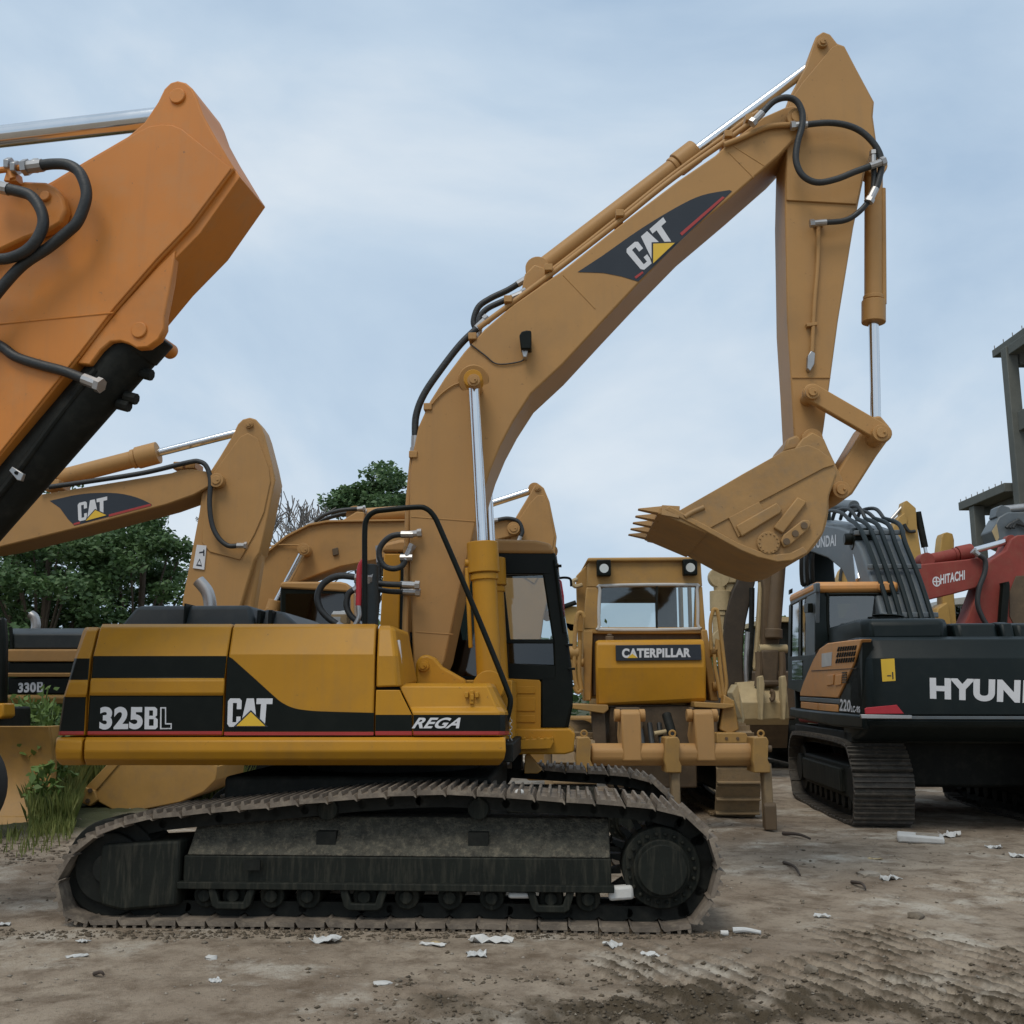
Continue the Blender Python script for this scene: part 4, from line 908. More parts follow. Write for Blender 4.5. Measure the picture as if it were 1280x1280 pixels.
house_body(ex2, pb.x - 3.6, pb.x + .2, -1.4, 1.5, 1.1, 2.3, 'yellow'); house_body(ex2, pb.x - 2.8, pb.x + 1.6, -1.6, -.9, .05, 1.0, 'dark_iron', 'track', .35); house_body(ex2, pb.x - 2.8, pb.x + 1.6, .9, 1.6, .05, 1.0, 'dark_iron', 'track', .35)
house_body(ex2, pb.x - 1.8, pb.x + .6, -.9, .9, .5, 1.15, 'dark_iron', 'car_body', .1)

# ------------------------------------------------------------------ third yellow excavator (behind, striped house at the left edge, curved boom)
ex3 = empty('excavator', (-5.6, 17.6, 0), 0)
tag(ex3, 'yellow excavator behind the foreground one, striped house in the weeds and low curved boom', 'excavator', 'excavators parked in the yard')
E3 = Frame(ex3); S3 = -1.5
def band(name, mat, rows_, xl, xr, bev=.02, back=1.3):
    sh = [[(x, py, S3 + d) for py, d in rows_] for x in (xl, xr)]
    return shell(E3, sh, back, [0] * len(rows_), name, [mat], ex3, bev)
band('engine_hood', 'hood_black', [(785.5,.5),(790,.2),(793,.12),(811,.12)], 15, 330)
band('upper_panel', 'yellow_boom', [(811.5,.02),(813,0),(827,0)], 8.5, 300)
band('black_panel', 'black_paint', [(828,.02),(838,.02),(846,.02)], 9, 300)
band('ridge_panel', 'yellow_boom', [(841,-.03),(842,-.05),(846,-.04)], 9, 300, .006, -1.2)
band('lower_panel', 'black_paint', [(846.5,.02),(868,.02)], 9.5, 300)
band('lower_skirt', 'yellow_old', [(868.5,0),(872,-.04),(880,0)], 7, 300)
lettering(E3, '330', [(22,866),(45,865.3),(45,852.7),(23,853.5)], S3 + .02, parent=ex3, bold=.045)
block_B(E3, [(46,865.3),(54,865),(54,852.5),(46.3,852.7)], S3 + .02, ex3)
MB().tube([E3.P(*p, -.6) for p in ((44,788),(45,780),(43,772),(38,768))], .075, 12).build('exhaust_pipe', 'steel', ex3)
MB().tube([E3.P(*p, S3 + .1) for p in ((15,845),(14.5,800),(13,784))], .03, 8, 2).build('handrail', 'black_paint', ex3)
b3 = [(300,830),(296,780),(302,735),(324,698),(357,671),(386,656.5),(410,652),(507,651),(560,650),(618,649),(640,648),(652,652),(653,661),(648,668),(621,675),(560,680),(505,692),(472,699.5),(425,708.5),(395,719),(374,727),(352,752),(338,800),(335,830)]
bm3 = MB().px(E3, b3, -.35, .35).build('boom', 'yellow_boom', ex3, .02)
MB().px(E3, [(324,696),(357,669),(386,654.5),(410,650),(507,649),(507,651),(410,652.6),(386,657),(358,671.6),(326,698)], -.42, .4).build('top_plate', 'yellow_boom', bm3, .006)
hydraulic(E3, ex3, (340,770), (346,752), (380,687), -.5, .11, .06, name='boom_cylinder')
pin(E3, bm3, (380,687), 7, -.6, -.35, 'yellow_boom')
MB().px(E3, [(415,686),(422,684),(423,693),(416,695)], -.4, -.34).build('work_light', 'rust_brown', bm3, .01)
hose(E3, ex3, [(322,686),(350,681),(380,682)], -.40, .012, 'yellow_boom', 'grease_line')
MB().px(E3, [(425,652),(446,639),(455,640),(455,652)], -.25, .25).build('cylinder_lug', 'yellow_boom', bm3, .02)
hydraulic(E3, ex3, (445,645), (600,634), (668,612), 0, .125, .065, name='stick_cylinder')
hose(E3, ex3, [(392,653),(405,644),(425,638),(448,636)], -.2, .035); hose(E3, ex3, [(398,653),(412,647),(432,642),(450,641)], -.1, .035)
hose(E3, ex3, [(621,650),(635,648),(648,652),(653,664),(650,672)], -.4, .035)
s3 = [(640,658),(645,646),(663,616),(668,607),(674,605),(680,610),(687,627),(696,671),(694,692),(688,735),(680,770),(672,830),(600,830),(612,780),(628,700),(632,672)]
sk3 = MB().px(E3, s3, -.25, .25).build('stick', 'yellow_boom', ex3, .02)
MB().px(E3, [(685,630),(693,671),(690,690),(668,730),(640,712),(634,690),(640,660),(663,628),(672,619),(680,619)], -.27, -.25).build('cheek_plate', 'yellow_boom', sk3, .01)
pin(E3, sk3, (672,610), 4, -.28, .2); pin(E3, sk3, (642,660), 8, -.42, .2)
hydraulic(E3, ex3, (688,690), (690,722), (684,770), .05, .10, .05, name='bucket_cylinder')
# cab of the third excavator
c3 = empty('cab', (0, 0, 0), 0, ex3)
MB().px(E3, [(350,729),(354,727),(425,727),(434,729),(440,740),(350,735)], -.85, .3).build('roof', 'yellow_boom', c3, .03)
MB().px(E3, [(350,734),(434,734),(438,800),(440,880),(350,880)], -.82, .28).build('cab_shell', 'black_paint', c3, .03)
MB().px(E3, [(357,742),(430,742),(432,800),(357,800)], -.826, -.82).build('side_glass', 'glass_dark', c3)
MB().px(E3, [(434,731),(442,742),(444,870),(438,870),(438,745)], -.84, -.5).build('front_pillar', 'yellow_boom', c3, .01)
q = E3.P(300, 880, 0)
house_body(ex3, E3.P(40,870,S3).x, E3.P(420,870,S3).x, -1.7, -1.0, .05, 1.0, 'dark_iron', 'track', .35); house_body(ex3, E3.P(40,870,S3).x, E3.P(420,870,S3).x, 1.0, 1.7, .05, 1.0, 'dark_iron', 'track', .35)
house_body(ex3, E3.P(90,870,S3).x, E3.P(360,870,S3).x, -1.0, 1.0, .5, 1.25, 'dark_iron', 'car_body', .1)

# ------------------------------------------------------------------ bulldozer seen from behind
doz = empty('bulldozer', (2.05, 13.2, 0), 0)
tag(doz, 'yellow bulldozer seen from behind with closed cab and low rear ripper beam', 'bulldozer')
D = Frame(doz)
YT, YC, YR = .45, .75, -.85         # rear of the tank, of the cab, of the ripper
dcab = empty('cab', (0, 0, 0), 0, doz)
def dpart(pts, y0, y1, name, mat='yellow_old', bev=.015, par=None): return MB().px(D, pts, y0, y1).build(name, mat, par or dcab, bev)
z0, zt_ = D.P(800, 790, YC).z, D.P(800, 702, YC).z
dpart([(736,701),(876,700),(878,733),(734,734)], YC, YC + .16, 'rear_header')
dpart([(733,734),(752,734),(750,787),(729,788)], YC, YC + .12, 'rear_corner')
dpart([(870,733),(878,733),(882,787),(868,787)], YC, YC + .12, 'rear_corner')
dpart([(729,784),(882,784),(882,792),(729,792)], YC + .0, YC + .10, 'window_ledge')
dpart([(735,697),(877,696),(879,701),(733,702)], YC - .06, YC + 1.75, 'roof', 'yellow_old', .02)
rw = [(757,732),(864,731),(871,737),(872,780),(866,786),(757,787),(749,781),(750,738)]
MB().tube([D.P(a, b, YC - .005) for a, b in rw], .022, 8, 4, True).build('window_seal', 'wall_white', dcab)
dpart([(750,738),(757,732),(864,731),(871,737),(872,780),(866,786),(757,787),(749,781)], YC + .02, YC + .026, 'rear_glass', 'glass', 0)
for a, b in (((733,700),(752,700)), ((870,699),(880,699))): pass
MB().px(D, [(820.2,733),(822.2,733),(822.2,786),(820.2,786)], YC + .0, YC + .04).build('window_mullion', 'dark_iron', dcab)
MB().px(D, [(750,746),(820,746),(820,748),(750,748)], YC + .1, YC + .13).build('grab_bar', 'dark_iron', dcab)
xl, xr = D.P(734, 790, YC).x, D.P(880, 790, YC).x
# side walls with windows, front wall, interior
for sx in (xl + .02, xr - .06):
    for y0, y1, za, zb_, nm in ((YC + .12, YC + 1.7, 1.55, z0 - .02, 'side_wall'), (YC + .12, YC + .22, z0, zt_, 'side_pillar'), (YC + 1.55, YC + 1.7, z0, zt_, 'side_pillar'), (YC + .8, YC + .88, z0, zt_, 'side_pillar')):
        MB().box(sx, sx + .05, y0, y1, za, zb_).build(nm, 'yellow_old', dcab, .01)
MB().box(xl + .1, xr - .1, YC + 1.6, YC + 1.68, 1.5, z0 + .04).build('front_wall', 'yellow_old', dcab)
MB().box(xl + .1, xl + .22, YC + 1.6, YC + 1.68, z0 + .04, zt_).build('front_pillar', 'dark_iron', dcab); MB().box(xr - .42, xr - .1, YC + 1.6, YC + 1.68, z0 + .04, zt_).build('front_pillar', 'dark_iron', dcab)
MB().box(xl + .1, xr - .1, YC + 1.6, YC + 1.68, zt_ - .42, zt_).build('front_header', 'dark_iron', dcab)
MB().box(xl + .12, xr - .12, YC + 1.5, YC + 1.62, z0 - .1, z0 + .02).build('dashboard', 'dark_iron', dcab)
for u, v in ((754,711),(861,710)):
    q = D.P(u, v, YC); lm = MB().box(q.x - .095, q.x + .095, YC - .13, YC + .0, q.z - .11, q.z + .11).build('lamp_housing', 'black_paint', dcab, .015)
    MB().cyl(q + Vector((0, -.135, -.01)), q + Vector((0, -.10, -.01)), .062, 20).build('lens', 'lens', lm)
dpart([(720,720),(736,703),(738,790),(722,790)], YC + .3, YC + .36, 'side_visor')
MB().tube([D.P(*p, YC + .2) for p in ((722,724),(716,727),(719,733),(728,731))], .03, 8, 4).build('exhaust_elbow', 'tan', doz)
dpart([(722,738),(731,738),(731,800),(722,802)], YC + .5, YC + .55, 'door_panel')
# hinged posts (rollover frame legs)
dpart([(729,788),(741,788),(739,876),(730,876)], YC - .02, YC + .3, 'post', par=doz)
dpart([(876,787),(884,787),(898,876),(888,876)], YC - .02, YC + .3, 'post', par=doz)
dpart([(741,790),(877,790),(884,870),(741,870)], YC + .08, YC + .3, 'rear_bulkhead', 'rust_brown', par=doz)
# fuel tank with its sign
tk = shell(D, [[(746,800,YT+.05),(745,804,YT),(744.5,835,YT-.05),(745.5,879,YT+.02),(748,882,YT+.06)], [(880,799,YT+.05),(881,803,YT),(882.5,834,YT-.05),(884,872,YT+.02),(882,878,YT+.06)]], YT + .5, [0]*5, 'fuel_tank', ['yellow'], doz, .03)
q = D.P(762, 797, YT + .15); MB().cyl(q - Vector((0,0,.08)), q + Vector((0,0,.02)), .055, 20).cyl(q + Vector((0,0,.02)), q + Vector((0,0,.05)), .035, 14).build('filler_cap', 'old_brown', doz, .01)
sgn = MB().px(D, [(769.5,806.5),(876,805.5),(877,825),(770,826)], YT - .07, YT - .045).build('sign_plate', 'decal_black', doz, .003)
lettering(D, 'CATERPILLAR', [(777.5,822.5),(863.5,821.5),(863.5,810),(777.5,810.5)], YT - .07, parent=sgn, bold=.05)
decal(D, [(784,822.5),(790.5,817),(797,822.4)], YT - .07, 'decal_yellow', sgn, 'triangle', .006)
# fenders, guard rails and hydraulic lines
MB().px(D, [(715,880),(760,881),(761,887),(755,892),(716,886)], YT - .2, YT + 1.8).build('fender', 'yellow_old', doz, .01)
MB().px(D, [(868,877),(918,880),(918,884),(905,886),(868,884)], YT - .2, YT + 1.8).build('fender', 'yellow_old', doz, .01)
dpart([(740,887),(756,887),(759,940),(742,945)], YT - .1, YT + .1, 'fender_support', 'rust_brown', par=doz)
dpart([(905,868),(918,876),(924,912),(912,918),(900,912),(903,890)], YT - .1, YT + .1, 'fender_support', par=doz)
for pts in (((889,812),(888,780),(891,764),(894,762),(898,770),(906,835),(908,858),(904,874)), ((896,812),(897,800),(901,840),(905,872)), ((901,872),(897,850),(894,835),(893,818))):
    MB().tube([D.P(*p, YT + .1) for p in pts], .026, 10, 5).build('guard_rail', 'yellow_old', doz)
for pts in (((722,862),(718,840),(719,790),(722,769),(727,766),(730,772)), ((727,862),(724,840),(725,800)), ((718,858),(722,865),(727,862))):
    MB().tube([D.P(*p, YT + .2) for p in pts], .03, 10, 5).build('guard_rail', 'yellow_old', doz)
for u, v, r in ((716,816,.09),(722,828,.06),(895,815,.07),(898,858,.06)): q = D.P(u, v, YT + .25); MB().cyl(q - Vector((.08,0,0)), q + Vector((.08,0,0)), r, 16).build('pivot', 'yellow_old', doz, .01)
# hull between the tracks
MB().px(D, [(762,884),(870,882),(872,985),(760,985)], YT + .1, YT + 3.2).build('hull', 'rust_brown', doz, .02)
for u in (800,812,824): MB().cyl(D.P(u, 905, YT), D.P(u + 4, 935, YT - .3), .035, 10).build('hose_stub', 'hose', doz)
MB().cyl(D.P(833, 893, YT - .1), D.P(842, 924, YT - .3), .06, 12).build('tilt_cylinder', 'dark_iron', doz)
MB().cyl(D.P(818, 917, YT - .2), D.P(836, 914, YT - .2), .03, 10).build('tow_pin', 'tan', doz)
MB().px(D, [(770,884),(800,884),(806,900),(800,930),(772,930)], YT - .1, YT + .1).build('ripper_mount', 'rust_brown', doz, .02)
MB().px(D, [(862,884),(896,884),(898,930),(868,930)], YT - .1, YT + .1).build('ripper_mount', 'rust_brown', doz, .02)
# ripper
rip = empty('ripper', (0, 0, 0), 0, doz)
a, b = D.P(738, 943, YR), D.P(945, 943, YR); rb = .128
mb = MB(); n = 8
oct_ = lambda x: [Vector((x, YR + math.cos(2*math.pi*(k+.5)/n)*rb*1.08, a.z + math.sin(2*math.pi*(k+.5)/n)*rb*1.08)) for k in range(n)]
mb.poly(oct_(a.x), oct_(b.x)); mb.build('beam', 'yellow_boom', rip, .03, seg=3)
for u, t in ((780, 797), (871, 888)):
    q = D.P(u, 888, YR + .02); x0, x1 = D.P(u - 4, 900, YR).x, D.P(u + 20, 900, YR).x; zl, zu = a.z - .02, D.P(u, 889, YR).z
    mb = MB().prismx([(YR - .145, zl - .05), (YR - .06, zu - .02), (YR + .02, zu + .02), (YR + .25, zu), (YR + .5, zu - .3), (YR + .1, zl - .1)], x0, x1); mb.build('lift_arm', 'yellow_boom', rip, .02)
    for xx in (x0 - .07, x1): MB().cyl((xx, YR + .08, zu - .05), (xx + .07, YR + .08, zu - .05), .075, 20).build('pivot', 'yellow_boom', rip, .01)
for i, (xa, xb) in enumerate(((721,739),(831,850),(941,961))):
    pts = [(xa+1,922),(xb-3,921),(xb,926),(xb-1,950),(xb+2,957),(xb+2,966),(xa+1,966),(xa+1,957),(xa-1,950)]
    h = MB().px(D, pts, YR - .20, YR + .16).build('shank_holder', 'yellow_old', rip, .012)
    q = D.P((xa + xb) / 2, 917, YR - .05); MB().tube([q + Vector((math.cos(t)*.035, 0, math.sin(t)*.035)) for t in np.linspace(0, 2*math.pi, 9)[:-1]], .012, 6, 2, True).build('lifting_eye', 'yellow_old', h)
    MB().cyl(D.P(xa - 3, 936, YR - .05), D.P(xb + 3, 936, YR - .05), .04, 12).build('cross_pin', 'old_brown', h)
for u in (842, 956):
    x0 = D.P(u - 6, 966, YR).x; x1 = D.P(u + 6, 966, YR).x; zu = D.P(u, 964, YR).z
    yz = [(YR - .14, zu + .1), (YR - .15, zu - .25), (YR - .17, .12), (YR - .10, .03), (YR + .02, .05), (YR + .02, zu - .25), (YR + .06, zu + .1)]
    MB().prismx(yz, x0 + .005, x1 - .005).build('shank', 'shoe_tan', rip, .02)
    MB().prismx([(YR - .19, .03), (YR - .20, .30), (YR - .16, .34), (YR - .06, .05)], x0 - .015, x1 + .015).build('shank_guard', 'old_brown', rip, .012)
# tracks
tz = [(0, .02), (2.4, .02), (2.95, .30), (3.1, .62), (2.8, .98), (2.2, 1.06), (.3, 1.06), (-.15, .95), (-.42, .62), (-.30, .25)]
for xc in (D.P(893, 990, .3).x, D.P(745, 990, .3).x - .56):
    tr = make_track(doz, [(x, z + .03) for x, z in tz], 0, .56, .216, 'shoe_tan', 1, .06, 0)
    tr.location = (xc + .56, .55, 0); tr.rotation_euler = (0, 0, R(90))
    MB().box(xc + .1, xc + .46, .8, 3.2, .3, .8).build('track_frame', 'dark_iron', doz, .05)
MB().px(D, [(896,916),(932,916),(940,929),(896,929)], .1, .7).build('track_cover', 'yellow_old', doz, .01)
for u in (908, 922): q = D.P(u, 923, .1); MB().cyl(q + Vector((0,-.01,0)), q, .02, 8).build('bolt', 'old_brown', doz)
MB().box(-.75, .75, YC + 1.7, YC + 3.6, 1.2, 1.95).build('engine_hood', 'yellow_old', doz, .05)
MB().box(-1.8, 1.8, YC + 4.3, YC + 4.45, .1, 1.2).build('blade', 'yellow_old', doz, .05)

# ------------------------------------------------------------------ old brown excavator between the bulldozer and the dark one
old = empty('excavator', (5.0, 20.5, 0), 0)
tag(old, 'old brown excavator facing us, curved dark boom and tan bucket beside the bulldozer', 'excavator', 'excavators parked in the yard')
L = Frame(old)
ob_ = [(926,715),(923,723),(916,737),(911,751),(907,765),(905,778),(903,800),(904,849),(908,905),(931,905),(930,853),(929,820),(930,794),(933,775),(937,757),(944,729),(948,700),(955,660),(948,640),(935,680)]
MB().px(L, ob_, 0, .55).build('boom', 'boom_brown', old, .03)
hydraulic(L, old, (901,800), (900,740), (898,722), .2, .16, .12, 'tan', name='boom_cylinder', rodmat='tan')
MB().px(L, [(897,718),(921,718),(921,729),(897,729)], .1, .4).build('cylinder_head', 'tan', old, .03)
MB().px(L, [(908,729),(922,729),(909,760),(904,790),(902,770)], .15, .4).build('boom_plate', 'tan', old, .02)
for pts, m in ((((940,735),(939,790),(936,850)), 'dark_iron'), (((935,790),(933,830),(934,852)), 'steel'), (((951,728),(948,780),(944,830),(941,836)), 'tan'), (((957,730),(953,790),(950,812)), 'tan')):
    MB().tube([L.P(*p, -.1) for p in pts], .055, 10, 4).build('pipe', m, old)
MB().px(L, [(948,690),(982,690),(980,735),(974,808),(953,808),(955,735)], -.35, .1).build('stick', 'old_brown', old, .03)
MB().cyl(L.P(974, 700, -.45), L.P(967, 790, -.45), .135, 20).cyl(L.P(967, 786, -.45), L.P(967, 798, -.45), .17, 20).build('bucket_cylinder', 'old_brown', old, .02)
MB().cyl(L.P(949, 811, -.4), L.P(984, 811, -.4), .085, 18).build('link_pin', 'tan', old, .01)
MB().px(L, [(951,812),(974,812),(973,853),(953,853)], -.5, -.1).build('bucket_link', 'rust_brown', old, .04)
for u in (948, 977): MB().tube([L.P(*p, -.45) for p in ((u,815),(u+1,835),(u-1,858))], .07, 8, 3).build('link_arm', 'old_brown', old)
MB().px(L, [(952,850),(975,850),(975,858),(952,858)], -.6, -.3).build('hinge_tube', 'rust_brown', old, .04)
lb = empty('bucket', (0, 0, 0), 0, old)
shell(L, [[(921,853,-.2),(924,866,-.55),(927,878,-.75),(931,899,-.7),(929,906,-.5)], [(948,851,-.2),(948,866,-.6),(950,878,-.8),(952,899,-.75),(952,906,-.5)], [(983,853,-.2),(984,866,-.6),(985,878,-.8),(987,898,-.75),(986,906,-.5)]], .6, [0]*5, 'back_plate', ['tan'], lb, .015)
shell(L, [[(929,906,-.5),(934,935,-.1)], [(986,906,-.5),(984,935,-.1)]], .6, [0], 'bottom_plate', ['rust_brown'], lb, .01)
MB().px(L, [(915,866),(921,855),(933,893),(927,898)], -.5, .5).build('side_plate', 'tan', lb, .015)
for u in (951, 979): MB().px(L, [(u-2,846),(u+3,844),(u+5,855),(u+3,900),(u-1,900),(u-2,860)], -.95, -.72).build('hinge_plate', 'tan', lb, .015)
MB().tube([L.P(*p, -.85) for p in ((963,864),(966,866),(966,873),(963,875))], .05, 8, 3).build('lifting_hook', 'old_brown', lb)
house_body(old, -1.2, 1.4, 3, 6, 1.0, 2.1, 'rust_brown'); house_body(old, -1.6, -1.0, 1.5, 6, .05, .9, 'dark_iron', 'track', .3); house_body(old, 1.0, 1.6, 1.5, 6, .05, .9, 'dark_iron', 'track', .3); house_body(old, -1, 1, 2, 5.5, .4, 1.1, 'dark_iron', 'car_body', .1)

# ------------------------------------------------------------------ dark excavator with orange cab roof (right), seen from behind
hy = empty('excavator', (4.04, 11.85, 0), R(-4.6))
tag(hy, 'black excavator with orange cab roof at the right, its rear counterweight facing us', 'excavator', 'excavators parked in the yard')
H = Frame(hy)
zy = lambda py, y=0.0: H.P(1110, py, y).z
def loft(par, name, mat, xs_, prof, back, bev=.03, mats=None, rowm=None):
    """panel across the machine: columns at x with a setback, profile rows of (z, y)"""
    mb = MB(); C = []
    for x, sb in xs_:
        C.append([Vector((x, y + sb, z)) for z, y in prof] + [Vector((x, back, prof[-1][0])), Vector((x, back, prof[0][0]))])
    n = len(C[0]); vs = [v for c in C for v in c]; fs = []; mi = []
    for j in range(len(C) - 1):
        for i in range(n):
            k = (i + 1) % n; fs.append([j*n+i, j*n+k, (j+1)*n+k, (j+1)*n+i]); mi.append(rowm[i] if rowm and i < len(rowm) else 0)
    fs += [list(range(n)), [(len(C)-1)*n+i for i in range(n)][::-1]]; mi += [0, 0]
    mb.add(vs, fs, mi); return mb.build(name, mats or mat, par, bev)
cols = [(.0, .22), (.03, .10), (.10, .03), (.22, 0), (2.62, 0), (2.74, .03), (2.81, .1), (2.84, .22)]
loft(hy, 'counterweight', 'charcoal', cols, [(zy(797)+.02, .22), (zy(799), .10), (zy(821), .012), (zy(823), 0), (zy(892), 0), (zy(894), -.0)], .75, .012)
loft(hy, 'trim_strip', 'grey_paint', cols, [(zy(895), -.012), (zy(899), -.012)], .5, .004)
loft(hy, 'counterweight_foot', 'charcoal', cols, [(zy(899.5), 0), (zy(908), .04), (zy(922), .30), (zy(930), .7)], 1.2, .02)
lettering(H, 'HYUNDAI', [(1162.5,873.5),(1345,882),(1347,852),(1162,847)], 0, parent=hy, bold=.055)
ysg = decal(H, [(1101,824),(1118,823),(1119.5,851),(1103,852)], 0, 'decal_yellow', hy, 'warning_sticker')
for pts in ([(1115,840),(1116.5,840),(1117,849),(1115.5,849)], [(1109,844),(1114,844),(1114,845.4),(1109,845.4)]): decal(H, pts, 0, 'decal_black', ysg, 'pictogram', .005)
MB().px(H, [(1081.5,886),(1084,884.5),(1121,881),(1130,892),(1082,892.5)], -.016, .02).build('red_reflector', 'bright_red', hy, .004)
MB().px(H, [(1076,893),(1140,894),(1140,898.5),(1077,898)], -.03, .02).build('bumper_plate', 'steel', hy, .004)
# hood
loft(hy, 'engine_hood', 'charcoal', [(.12, .2), (.2, .05), (1.0, .0), (1.1, .12)], [(zy(771,.35), .62), (zy(773,.35), .40), (zy(779,.35), .34), (zy(798,.35), .32)], 2.3, .03)
loft(hy, 'hood_cover', 'charcoal', [(1.16, .05), (1.22, 0), (1.62, 0), (1.66, .05)], [(zy(778,.35), .6), (zy(780,.35), .42), (zy(799,.35), .36)], 2.2, .02)
loft(hy, 'hood_cover', 'charcoal', [(1.68, .0), (1.70, -.02), (1.80, -.02), (1.82, .0)], [(zy(777,.35), .6), (zy(780,.35), .40), (zy(799,.35), .34)], 2.2, .02)
loft(hy, 'hood_cover', 'charcoal', [(1.84, .05), (1.9, 0), (2.7, 0), (2.78, .05)], [(zy(778,.35), .6), (zy(781,.35), .42), (zy(799,.35), .36)], 2.2, .02)
MB().cyl(H.P(1110, 778, 1.6), H.P(1110, 770.5, 1.6), .16, 24).cyl(H.P(1110, 771, 1.6), H.P(1110, 769, 1.6), .20, 24).build('air_inlet', 'black_paint', hy, .01)
# left side
def hside(pts, x0, x1, name, mat, bev=.01, par=None): return MB().pxx(H, pts, x0, x1).build(name, mat, par or hy, bev)
sp = hside([(1077,799),(1060,800.5),(1034,804),(1024,811),(1016,825),(1004,853),(1000,865),(1000,870),(1047,872.5),(1052,862),(1067,830)], -.02, .10, 'side_door', 'orange_cab', .012)
for k in range(8):
    for j in range(3):
        u, v = 1046 + k * 3.0 - j * 1.1, 808.5 + j * 7.4 - k * .25
        MB().pxx(H, [(u+1.6,v),(u+3.1,v),(u+1.3,v+5.8),(u-.2,v+5.8)], -.03, -.021).build('louvre', 'dark_iron', sp)
hside([(1027,817),(1040,815),(1039,832),(1027,834)], -.024, -.02, 'service_sticker', 'wall_white', 0, sp)
MB().pxx(H, [(1014,838),(1070,835),(1070,836),(1014,839)], -.026, -.02).build('door_seam', 'rust_brown', sp)
for u in (1034, 1044): MB().pxx(H, [(u,844),(u+8,843),(u+7,856),(u-1,857)], -.034, -.02).build('embossed_panel', 'orange_cab', sp, .005)
for k in range(5): MB().pxx(H, [(1052.5,840+k*3),(1058,839.6+k*3),(1057.5,841.4+k*3),(1052,841.8+k*3)], -.03, -.021).build('louvre', 'rust_brown', sp)
hside([(1078,800),(1078,893),(1047,890),(1047,873),(1053,862),(1068,830)], .0, .12, 'rear_quarter', 'charcoal', .012)
hside([(1000,871),(1049,874),(1049,880),(1000,876)], -.015, .1, 'grey_band', 'grey_paint', .006)
hside([(1001,877),(1022,879),(1022,888),(1001,885)], -.015, .1, 'skirt_panel', 'orange_cab', .006); hside([(1023,879),(1047,881),(1047,890),(1023,888)], -.015, .1, 'skirt_panel', 'orange_cab', .006)
hside([(987,884),(1000,886),(1078,894),(1078,912),(1040,908),(987,896)], -.03, .3, 'side_sill', 'charcoal', .03)
lettering(H, '220', [(1049,888.5),(1063,890),(1063.5,875),(1050,873.5)], 0, parent=hy, bold=.03, axis='x')
lettering(H, 'LC-9S', [(1063.7,890.2),(1075,891.3),(1075,883),(1063.7,882)], 0, parent=hy, bold=.04, axis='x')
MB().box(.1, 2.75, .5, 3.2, 1.05, zy(800)).build('inner_body', 'dark_iron', hy, .02)
MB().box(.0, 2.8, .8, 4.4, .98, 1.12).build('deck', 'dark_iron', hy, .02)
# cab
hc = empty('cab', (0, 0, 0), 0, hy); CY0 = 2.45
zc = lambda py: H.P(1070, py, CY0).z
xc = lambda px, py=770: H.P(px, py, CY0).x
xa, xb = xc(1019.5), xc(1124)
zr, zb0 = zc(741), 1.2
yl = lambda px: H.Px(px, 780, xa).y
yF = yl(987)
MB().box(xa - .02, xb + .02, CY0 - .04, yF - .15, zr, zc(727)).build('roof', 'orange_cab', hc, .06)
MB().px(H, [(1098,730),(1105,728),(1114,729),(1114,738),(1099,738)], CY0 - .07, CY0 - .03).build('roof_lamp', 'orange_cab', hc, .01)
W0 = [(1019,741),(1124.5,741.5),(1128,800),(1019,815)]
wi = [(1037,743),(1107,743),(1111,747),(1112,790),(1108,796),(1045,795),(1036,789),(1035,746)]
pr = lambda pts: [(p.x, p.z) for p in (H.P(a, b, CY0) for a, b in pts)]
MB().prism(pr([(1019,741),(1036,741),(1036,800),(1019,815)]), CY0, CY0 + .08).build('rear_corner', 'charcoal', hc, .01)
MB().prism(pr([(1111,741),(1124.5,741.5),(1128,800),(1112,800)]), CY0, CY0 + .08).build('rear_corner', 'charcoal', hc, .01)
MB().prism(pr([(1036,794),(1112,795),(1112,815),(1036,815)]), CY0, CY0 + .08).build('rear_lower', 'charcoal', hc, .004)
MB().prism(pr(wi), CY0 + .03, CY0 + .036).build('rear_glass', 'glass_cab', hc)
MB().tube([H.P(a, b, CY0) for a, b in wi], .022, 8, 3, True).build('window_seal', 'black_paint', hc)
# left side of the cab: sky-reflecting panes between dark posts
def cs(pts, x0, x1, name, mat, bev=.006): return MB().pxx(H, pts, x0, x1).build(name, mat, hc, bev)
cs([(1020,735),(1019,818),(1007,822),(1007,750),(1013,737)], xa - .005, xa + .05, 'door_post', 'grey_paint')
cs([(1006.5,749),(1001,751),(1001,822),(1006.5,822)], xa + .01, xa + .016, 'side_glass', 'glass_sky', 0)
cs([(1001,748),(999,748),(998,822),(1001,822)], xa - .005, xa + .04, 'door_frame', 'black_paint')
cs([(998.5,750),(988.5,755),(987.5,820),(997.5,822)], xa + .01, xa + .016, 'door_glass', 'glass_sky', 0)
cs([(1013,730),(1020,728),(1020,741),(1006,748),(988.5,757),(987,752),(992,742)], xa - .01, xa + .05, 'side_header', 'grey_paint', .02)
cs([(989,753),(986,757),(985,822),(988,822)], xa - .005, xa + .04, 'front_pillar', 'black_paint')
cs([(985,821),(1020,818),(1010,850),(1001,866),(985,860)], xa - .01, xa + .05, 'door_lower', 'charcoal')
cs([(990,826),(1003,825),(1003,850),(990,850)], xa - .016, xa - .01, 'lower_glass', 'glass_dark', 0)
cs([(1005,754),(1010,754),(1010,766),(1005,766)], xa - .1, xa - .03, 'mirror', 'black_paint', .01)
MB().box(xa, xb, yF - .2, yF - .14, 1.2, 1.9).build('front_wall', 'charcoal', hc); MB().box(xb - .05, xb, CY0 + .1, yF - .2, 1.2, 2.1).build('right_wall', 'charcoal', hc)
MB().box(xb - .05, xb, yF - .3, yF - .2, 2.1, zr).build('front_pillar', 'charcoal', hc)
